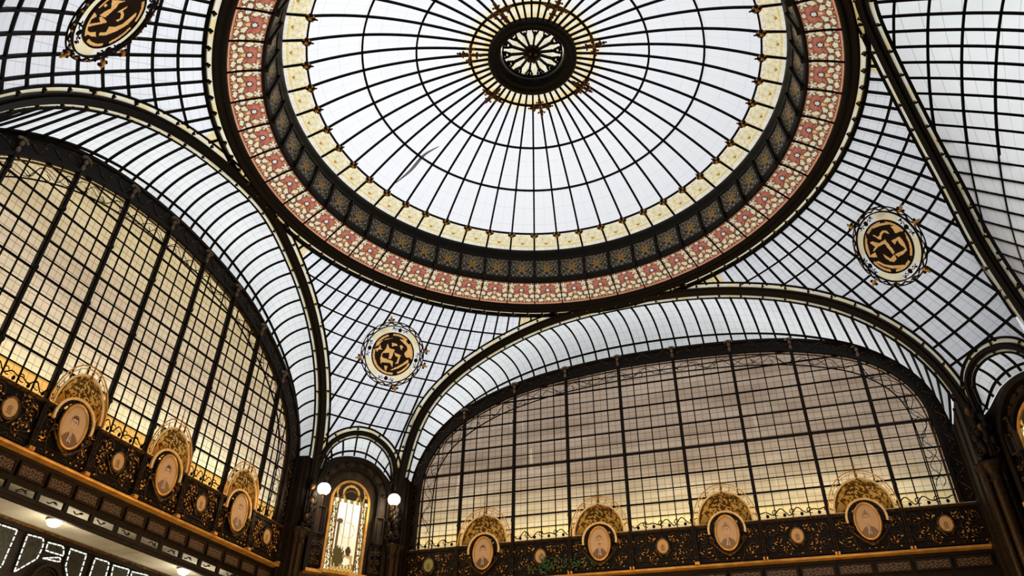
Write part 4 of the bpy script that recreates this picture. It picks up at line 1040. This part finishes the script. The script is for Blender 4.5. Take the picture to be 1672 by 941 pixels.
# floor and the rest of the shell
mb = MB().box((-8, -14, -11.2), (9, 7, -11)); plain('floor', mb, FLOORM, 'dark tiled floor of the hall', 'floor')
mb = MB().box((-8, -14, -11), (9, -13.8, -4)); plain('wall_back', mb, BROWN, 'dark wall behind the viewer', 'wall')
mb = MB().box((7.78, -14, -11), (8.0, 2.4, -3.4)); plain('wall_right', mb, BROWN, 'dark wall under the right vault', 'wall')
mb = MB().box((-8, -14, -4.2), (9, -7.2, -4.0)); plain('ceiling_rear', mb, BROWN, 'dark ceiling over the rear bay', 'ceiling')

# piers
def pier(foot, wall_pt, out, label, w=.34, zt=-3.9):
    """a dark clustered pier from the rib's foot back to the wall"""
    root = thing('clustered_pier', (foot[0], foot[1], 0), label, 'pier', 'clustered iron piers at the corners')
    f = np.array([*foot, 0.0]); w2 = np.array([*wall_pt, 0.0]); d = w2 - f; ln = np.linalg.norm(d); d = d / ln if ln > 1e-6 else np.array([0, 1.0, 0]); n = np.array([-d[1], d[0], 0])
    q = lambda a, b, z: d * a + n * b + np.array([0, 0, z])
    mb = MB(); B = [(.05, -w / 2), (ln + .1, -w / 2), (ln + .1, w / 2), (.05, w / 2)]
    mb.prism([q(a, b, 0) for a, b in B], [q(a, b, ZO + zt) for a, b in B]); build(mb, 'shaft', IRON, root)
    for a in (.25, .6):
        for sg in (-1, 1):
            mb = MB(); mb.prism([q(a * (ln + .1), sg * (w / 2), 0), q(a * (ln + .1) + .05, sg * (w / 2), 0), q(a * (ln + .1) + .05, sg * (w / 2 + .03), 0), q(a * (ln + .1), sg * (w / 2 + .03), 0)], [q(a * (ln + .1), sg * (w / 2), ZO + zt - .05), q(a * (ln + .1) + .05, sg * (w / 2), ZO + zt - .05), q(a * (ln + .1) + .05, sg * (w / 2 + .03), ZO + zt - .05), q(a * (ln + .1), sg * (w / 2 + .03), ZO + zt - .05)]); build(mb, 'shaft_bead', BRONZE, root)
    for b in (-w / 2 + .03, 0, w / 2 - .03):
        mb = MB(); c = q(-.02 if b == 0 else .04, b, 0); r = .075 if b == 0 else .05
        mb.lathe([(0, 0), (r * 1.9, 0), (r * 1.9, .25), (r, .3), (r, ZO - 5.25), (r * 1.25, ZO - 5.22), (r, ZO - 5.19), (r * 1.1, ZO - 5.12), (r * 2.0, ZO - 5.0), (r * 2.1, ZO - 4.95), (0, ZO - 4.95)], 16, center=c); build(mb, 'colonnette', BRONZE, root, True)
    mb = MB(); rg = random.Random(int(abs(foot[0]) * 100))
    for k in range(26):
        z = ZO - 4.9 + .9 * (k / 26); sp = .13 * (1 - .4 * k / 26); c = q(-.06 - .10 * math.sin(PI * k / 26), rg.uniform(-sp, sp), z)
        mb.ball(c, (.05, .05, .075), mat=1 if k % 9 == 4 else 0, seg=7, rings=5)
    for sg in (-1, 1):
        for z0 in (-4.8, -4.45):
            sp_ = spiral(sg * .10, z0, .09, 1.3, 1.5, sg); mb.tube([q(-.14, a, ZO + b) for a, b in sp_], .018, 5)
    build(mb, 'foliate_bracket', [BROWN, SCROLL], root, True)
    return root
pier((-5.93, 3.68), (-6.25, 3.62), None, 'dark clustered pier between the left wall and the arched corner window', w=.26, zt=-3.5)
pier((-4.72, 5.17), (-4.78, 5.70), None, 'dark clustered pier between the arched corner window and the far wall', w=.24, zt=-3.5)
pier((5.92, 3.96), (6.10, 5.78), None, 'dark clustered pier at the right end of the far wall', w=.30, zt=-3.75)
pier((6.62, 2.25), (7.0, 2.2), None, 'dark clustered pier at the right edge under the straight rib', w=.34)

# corner niches
def niche(fr, st, label, lo, hi, arcs, zc, name):
    A, d, n, ln = fr; mb = MB(); P = np.zeros((len(st), 2, 3)); Pb = P.copy()
    for i, (s, z) in enumerate(st): P[i, 0] = abpt(fr, s, -11, -.02); P[i, 1] = abpt(fr, s, z, -.02)
    full = [(0.0, st[0][1])] + [tuple(x) for x in st] + [(ln, st[-1][1])]
    base = [abpt(fr, s, -11, -.02) for s, z in full]; top = [abpt(fr, s, z, -.02) for s, z in full]
    for i in range(len(full) - 1):
        mb.prism([base[i], base[i + 1], base[i + 1] - n * .2, base[i] - n * .2], [top[i], top[i + 1], top[i + 1] - n * .2, top[i] - n * .2])
    plain(name, mb, GREYWOOD, label, 'wall')
    return
niche(FR_L, ST_L, 'grey brown panelled wall of the corner niche', 0, 0, None, None, 'wall_corner')
niche(FR_R, ST_R, 'dark panelled wall of the right corner niche', 0, 0, None, None, 'wall_corner_right')
def arch_path(sc, hw, zs, zt, zb, n=30):
    t = np.linspace(0, PI, n); return np.concatenate([[(sc - hw, z) for z in np.linspace(zb, zs, 8)[:-1]], np.stack([sc - hw * np.cos(t), zs + (zt - zs) * np.sin(t)], 1), [(sc + hw, z) for z in np.linspace(zs, zb, 8)[1:]]])
def niche_surround(fr, sc, hw, zs, zt, zb, label):
    root = thing('arched_surround', (0, 0, ZO), label, 'surround', 'moulded arches round the corner windows')
    n = fr[2]
    for nm, k, w, dep, mat in (('outer_moulding', 1.0, .09, .16, BROWN), ('middle_band', .86, .13, .06, GREYWOOD), ('inner_moulding', .73, .06, .10, BROWN)):
        p = arch_path(sc, hw * k, zs, zs + (zt - zs) * k, zb); build(MB().sweep([abpt(fr, s, z) for s, z in p], n, w, dep), nm, mat, root)
    for k in range(9):
        mb = MB(); a = PI * (k + .5) / 9; mb.ball(abpt(fr, sc - hw * .86 * math.cos(a), zs + (zt - zs) * .86 * math.sin(a), .07), (.05, .05, .035), seg=7, rings=5); build(mb, 'cast_boss', BRONZE, root, True)
    for sg in (-1, 1):
        x = sc + sg * hw * .80; mb = MB()
        for a, b in (((x - .10, -4.42), (x + .10, -4.40)), ((x - .10, -4.95), (x + .10, -4.93)), ((x - .10, -4.95), (x - .08, -4.40)), ((x + .08, -4.95), (x + .10, -4.40))):
            mb.prism([abpt(fr, a[0], a[1], .0), abpt(fr, b[0], a[1], .0), abpt(fr, b[0], a[1], .13), abpt(fr, a[0], a[1], .13)], [abpt(fr, a[0], b[1], .0), abpt(fr, b[0], b[1], .0), abpt(fr, b[0], b[1], .13), abpt(fr, a[0], b[1], .13)])
        build(mb, 'side_panel', GREYWOOD, root)
        mb = MB(); mb.prism([abpt(fr, x - .14, -5.62, 0), abpt(fr, x + .14, -5.62, 0), abpt(fr, x + .14, -5.62, .10), abpt(fr, x - .14, -5.62, .10)], [abpt(fr, x - .14, -5.0, 0), abpt(fr, x + .14, -5.0, 0), abpt(fr, x + .14, -5.0, .10), abpt(fr, x - .14, -5.0, .10)])
        for k in range(3):
            for s2 in (-1, 1):
                q = spiral(x + s2 * .06, -5.14 - .17 * k, .055, 1.2, k, s2); mb.tube([abpt(fr, u, v, .11) for u, v in q], .011, 5, mat=1)
        build(mb, 'scroll_plinth', [IRON, SCROLL], root, True)
        mb = MB(); mb.prism([abpt(fr, x - .16, -5.69, 0), abpt(fr, x + .16, -5.69, 0), abpt(fr, x + .16, -5.69, .2), abpt(fr, x - .16, -5.69, .2)], [abpt(fr, x - .16, -5.63, 0), abpt(fr, x + .16, -5.63, 0), abpt(fr, x + .16, -5.63, .2), abpt(fr, x - .16, -5.63, .2)])
        build(mb, 'gilt_ledge', GOLD, root)
    return root
niche_surround(FR_L, 1.12, .78, -4.05, -3.30, -5.66, 'dark moulded arch and side panels round the golden corner window')
niche_surround(FR_R, .95, .72, -4.75, -4.05, -5.66, 'dark moulded arch round the cut-off window at the right edge')
def stained_col(u, v, asp):
    # u 0..1 across, v 0..1 upwards
    x = abs(u - .5) * 2
    if v > .80 or (x * .5) ** 2 + max(0, v - .70) ** 2 * 6 > .30:
        yc = .865; r = math.hypot((u - .5) * .78, (v - yc) * asp * .78)
        if abs(r - .17) < .022 or abs(r - .30) < .016 or (r > .3 and math.cos(9 * math.atan2(v - yc, u - .5)) > .93): return (.60, .34, .08)
        return (.035, .022, .012)
    if v > .755: return (.95, .88, .62) if int(u * 12) % 2 else (.35, .22, .06)
    if x > .93: return (.18, .10, .03)
    if x > .66:
        f = math.sin(v * 46 + 3 * math.sin(u * 30)) * math.cos(u * 40 + v * 9)
        if abs(f) < .35: return (.10, .06, .02)
        return (1.0, .93, .68) if f > 0 else (.95, .78, .36)
    if x > .60: return (.10, .055, .02)
    if v < .06: return (.42, .24, .06) if math.sin(u * 60) * math.sin(v * 160) > 0 else (.75, .47, .12)
    # the scene
    if v < .30:
        tr = math.hypot((u - .36) / .16, (v - .17) / .11) + .25 * math.sin(u * 90) * math.cos(v * 70)
        fg = math.hypot((u - .62) / .07, (v - .24) / .055)
        if tr < 1: return (.10, .065, .02)
        if fg < 1: return (.08, .045, .02)
        if math.hypot((u - .58) / .12, (v - .13) / .04) < 1: return (1.0, .88, .60)
        if v < .12: return (.28, .17, .05) if math.sin(u * 70 + v * 40) > -.1 else (.85, .62, .26)
        if abs(u - .60) < .16 and v < .2: return (.55, .35, .12)
    if abs(u - .27) < .028 and v < .58: return (.16, .09, .03)
    if math.hypot((u - .29) / .09, (v - .55) / .03) < 1: return (.16, .10, .03)
    if min(abs(u - .42), abs(u - .60)) < .010 and v > .30: return (.55, .40, .16)
    if abs(math.hypot((u - .52), (v - .46) * asp) - .20) < .010: return (.80, .62, .28)
    g = min(1, max(0, (v - .25) / .35)); return (1.0, .86 + .12 * g, .50 + .42 * g)
def stained_window(name, fr, sc, hw, zs, zt, zb, label):
    root = thing(name, (0, 0, ZO), label, 'window', None, 'structure'); n = fr[2]; H = zt - zb
    nu, nv = 46, 104; mb = MB(); P = np.zeros((nu + 1, nv + 1, 3))
    for i in range(nu + 1):
        for j in range(nv + 1): P[i, j] = abpt(fr, sc - hw + 2 * hw * i / nu, zb + H * j / nv, .03)
    def skip(i, j):
        x = (i + .5) / nu * 2 - 1; z = zb + H * (j + .5) / nv; return z > zs and x * x + ((z - zs) / (zt - zs)) ** 2 > 1
    mb.grid(P, colfn=lambda i, j: stained_col((i + .5) / nu, (j + .5) / nv, H / (2 * hw)), skip=skip)
    build(mb, 'stained_glass', LITWIN, root)
    p = arch_path(sc, hw + .015, zs, zt + .015, zb); build(MB().sweep([abpt(fr, s, z) for s, z in p], n, .045, .06), 'gilt_frame', GOLD, root)
    p = arch_path(sc, hw * .66, zs - .15, zs + (zt - zs) * .55, zb + .08); build(MB().sweep([abpt(fr, s, z, .03) for s, z in p], n, .02, .04), 'inner_frame', GILT, root)
    mb = MB(); mb.prism([abpt(fr, sc - hw - .1, zb - .06, 0), abpt(fr, sc + hw + .1, zb - .06, 0), abpt(fr, sc + hw + .1, zb - .06, .2), abpt(fr, sc - hw - .1, zb - .06, .2)], [abpt(fr, sc - hw - .1, zb, 0), abpt(fr, sc + hw + .1, zb, 0), abpt(fr, sc + hw + .1, zb, .2), abpt(fr, sc - hw - .1, zb, .2)])
    build(mb, 'window_sill', GOLD, root)
    return root
stained_window('window_3', FR_L, 1.09, .385, -4.20, -3.78, -5.60, 'tall arched stained glass window in a golden frame in the corner')
stained_window('window_4', FR_R, .95, .46, -4.80, -4.36, -5.70, 'bright arched window in a golden frame cut by the right edge')

# globe lamps
def globe(loc, wall_pt, label):
    root = thing('globe_lamp', tuple(np.array(loc) + RING), label, 'lamp', 'white globe lamps beside the corner window')
    build(MB().ball((0, 0, 0), (.128, .128, .12), seg=24, rings=14), 'globe', GLOBE, root, True)
    build(MB().lathe([(0, .17), (.03, .16), (.05, .12), (.075, .105), (.06, .09), (0, .09)], 16), 'cap', BRONZE, root, True)
    mb = MB().tube([(0, 0, .15), (0, 0, .62)], .016, 8); w = np.array(wall_pt) - np.array(loc)
    t = np.linspace(0, 1, 12); mb.tube([(w[0] * q, w[1] * q, .62 + .09 * math.sin(q * PI)) for q in t], .018, 6); build(mb, 'bracket_arm', BRONZE, root, True)
    build(MB().lathe([(0, -.22), (.012, -.20), (.018, -.17), (.03, -.13), (.05, -.115), (0, -.11)], 12), 'finial', SCROLL, root, True)
    li = bpy.data.lights.new('globe_light', 'POINT'); li.energy = 16; li.color = (1, .72, .42); li.shadow_soft_size = .13
    lo = bpy.data.objects.new('globe_light', li); C.objects.link(lo); lo.location = tuple(np.array(loc) + RING + np.array([0.06, -.16, -.16]))
globe((-5.63, 3.77, -4.15), (-5.93, 3.68, 0), 'lit white globe lamp left of the golden corner window')
globe((-4.71, 4.98, -4.06), (-4.72, 5.25, 0), 'lit white globe lamp right of the golden corner window')
for y, lab in ((-.61, 'lit ceiling lamp of the left aisle, nearer the left picture edge'), (2.16, 'lit ceiling lamp of the left aisle, nearer the corner window')):
    root = thing('ceiling_lamp', (-7.1, y, ZO - 5.97), lab, 'lamp', 'ceiling lamps in the left aisle')
    build(MB().lathe([(.12, 0), (.12, -.02), (.10, -.035), (0, -.035)], 24), 'rim', GILT, root, True)
    build(MB().lathe([(.105, -.02), (.10, -.06), (.08, -.09), (.05, -.11), (0, -.118)], 24), 'bowl', CLAMP, root, True)
    li = bpy.data.lights.new('aisle_light', 'POINT'); li.energy = 20; li.color = (1, .88, .66); li.shadow_soft_size = .1
    lo = bpy.data.objects.new('aisle_light', li); C.objects.link(lo); lo.location = (-7.0, y, ZO - 6.45)

# ivy on the far frieze
mb = MB(); rg = random.Random(8)
for k in range(150):
    s = rg.gauss(-1.15, .42); z = -5.55 + abs(rg.gauss(0, .13)) if k > 40 else -5.3 - rg.random() * .3
    if k <= 40: s = -1.56 + rg.gauss(0, .06)
    p = wallpt(F_DIR, F_OUT, F_T, np.array(s), np.array(z), np.array(.13 + rg.random() * .04)); a = rg.uniform(0, 6.28); r = rg.uniform(.02, .036)
    u = np.array([math.cos(a), .35 * math.sin(a * 2), math.sin(a)]); v = np.array([-math.sin(a), .3, math.cos(a)])
    mb.add([p, p + u * r + v * r * .6, p + u * 2 * r, p + u * r - v * r * .6], [(0, 1, 2, 3)])
o = build(mb, 'ivy_leaves', LEAF, None, loc=(0, 0, ZO)); tag(o, 'sparse green ivy leaves trailing over the far frieze below the second portrait', 'ivy', None, 'stuff')

# grime on the glass
def smear(path, up, w, label):
    p = smooth(np.array(path), 24, 2); mb = MB(); n = len(p)
    wd = w * np.sin(np.linspace(.12, PI - .12, n)); b = np.cross(np.gradient(p, axis=0), up); b /= np.linalg.norm(b, axis=1)[:, None]
    V = np.stack([p + b * wd[:, None] / 2, p - b * wd[:, None] / 2], 1).reshape(-1, 3); V2 = V + np.asarray(up) * .012
    F = [(2 * i, 2 * i + 1, 2 * i + 3, 2 * i + 2) for i in range(n - 1)]
    mb.add(np.r_[V, V2], F + [tuple(k + 2 * n for k in f)[::-1] for f in F] + [(2 * i, 2 * i + 2, 2 * i + 2 + 2 * n, 2 * i + 2 * n) for i in range(n - 1)] + [(2 * i + 1, 2 * i + 3, 2 * i + 3 + 2 * n, 2 * i + 1 + 2 * n) for i in range(n - 1)])
    mb.c = [(.42, .43, .45)] * len(mb.f); o = build(mb, 'grime_streak', G_STRIP, None, loc=(0, 0, ZO)); tag(o, label, 'stain')
def dome_pt(r, az): return (r * math.sin(az * D2R), r * math.cos(az * D2R), dome_z(r) - .02)
smear([dome_pt(3.75, -68), dome_pt(3.4, -66.5), dome_pt(3.0, -66.8), dome_pt(2.7, -64)], (0, 0, -1.0), .065, 'long grey grime streak on the left side of the white dome glass')

# ================================================================== LIGHT
w = bpy.data.worlds.new('overcast_sky'); bpy.context.scene.world = w; w.use_nodes = True; nt = w.node_tree; nt.nodes.clear()
out = nt.nodes.new('ShaderNodeOutputWorld'); bg = nt.nodes.new('ShaderNodeBackground'); tc = nt.nodes.new('ShaderNodeTexCoord'); sx = nt.nodes.new('ShaderNodeSeparateXYZ')
# an overcast sky, brightest overhead and to the left, with heavier cloud ahead and to the right
L(nt, tc.outputs['Generated'], sx.inputs[0])
acc = math_node(nt, 'ADD', math_node(nt, 'MULTIPLY', sx.outputs[0], -.24), math_node(nt, 'MULTIPLY', sx.outputs[1], -.13))
acc = math_node(nt, 'ADD', math_node(nt, 'MULTIPLY', sx.outputs[2], .34), acc)
acc = math_node(nt, 'MAXIMUM', math_node(nt, 'ADD', acc, .58), .12)
gr = nt.nodes.new('ShaderNodeMapRange'); gr.inputs['From Min'].default_value = -.12; gr.inputs['From Max'].default_value = .02; gr.inputs['To Min'].default_value = .45; gr.inputs['To Max'].default_value = 1
L(nt, sx.outputs[2], gr.inputs['Value'])
acc = math_node(nt, 'MULTIPLY', acc, gr.outputs[0])
vm = nt.nodes.new('ShaderNodeVectorMath'); vm.operation = 'SCALE'; vm.inputs[0].default_value = (1.0, 1.01, 1.03); L(nt, acc, vm.inputs['Scale'])
L(nt, vm.outputs[0], bg.inputs['Color']); bg.inputs['Strength'].default_value = 1.20
L(nt, bg.outputs[0], out.inputs['Surface'])
def area(loc, target, size, energy, col, name):
    energy *= .55; li = bpy.data.lights.new(name, 'AREA'); li.shape = 'RECTANGLE'; li.size, li.size_y = size; li.energy = energy; li.color = col
    o = bpy.data.objects.new(name, li); C.objects.link(o); o.location = loc
    o.rotation_euler = (Vector(target) - Vector(loc)).to_track_quat('-Z', 'Y').to_euler(); return o
WARM = (1, .62, .26)
# lamps of the galleries behind the lunettes, low down
for s in (-3.5, -1, 1.5, 4): area(tuple(F_DIR * s + F_OUT * 6.7 + np.array([0, 0, -5.1]) + RING), tuple(F_DIR * s + F_OUT * 5.8 + np.array([0, 0, -4.4]) + RING), (2.2, .25), 26, (1, .78, .42), 'gallery_lamp')
for s in (-3.2, -.6, 2.0): area(tuple(L_DIR * s + L_OUT * 7.1 + np.array([0, 0, -5.1]) + RING), tuple(L_DIR * s + L_OUT * 6.25 + np.array([0, 0, -4.4]) + RING), (2.2, .25), 20, (1, .80, .46), 'gallery_lamp')
# unseen warm point lights, added low in the hall to light the friezes
for x, y, z, en in ((-3.6, 1.2, 3.6, 260), (0, 3.2, 3.6, 260), (3.8, 3.0, 3.6, 260), (-3.8, -2.2, 3.6, 220)):
    li = bpy.data.lights.new('hall_fill_light', 'POINT'); li.energy = en; li.color = WARM; li.shadow_soft_size = .35
    o = bpy.data.objects.new('hall_fill_light', li); C.objects.link(o); o.location = (x, y, z)

# ================================================================== CAMERA
cam = bpy.data.cameras.new('camera'); co = bpy.data.objects.new('camera', cam); C.objects.link(co)
Rm = [[0.940105583213647, 0.34051071615273204, 0.015935639167671864], [-0.18378178207451643, 0.5456607825187694, -0.8176053858668739], [-0.28709884881002856, 0.7657067079542652, 0.5755584144166414]]
M = Matrix.Identity(4)
for k in range(3):
    M[k][0] = Rm[0][k]; M[k][1] = -Rm[1][k]; M[k][2] = -Rm[2][k]
M.translation = Vector((2.8711735, -8.4980657, -9.37137443 + ZO)); co.matrix_world = M
cam.sensor_fit = 'HORIZONTAL'; cam.sensor_width = 36; cam.lens = 1220.5235653562045 / 1672 * 36; cam.clip_end = 200
sc = bpy.context.scene; sc.camera = co
sc.view_settings.view_transform = 'Standard'; sc.view_settings.look = 'None'; sc.view_settings.gamma = 1; sc.view_settings.use_curve_mapping = False
sc.view_settings.exposure = 0.0
sc.cycles.max_bounces = 6; sc.cycles.diffuse_bounces = 3; sc.cycles.transmission_bounces = 4
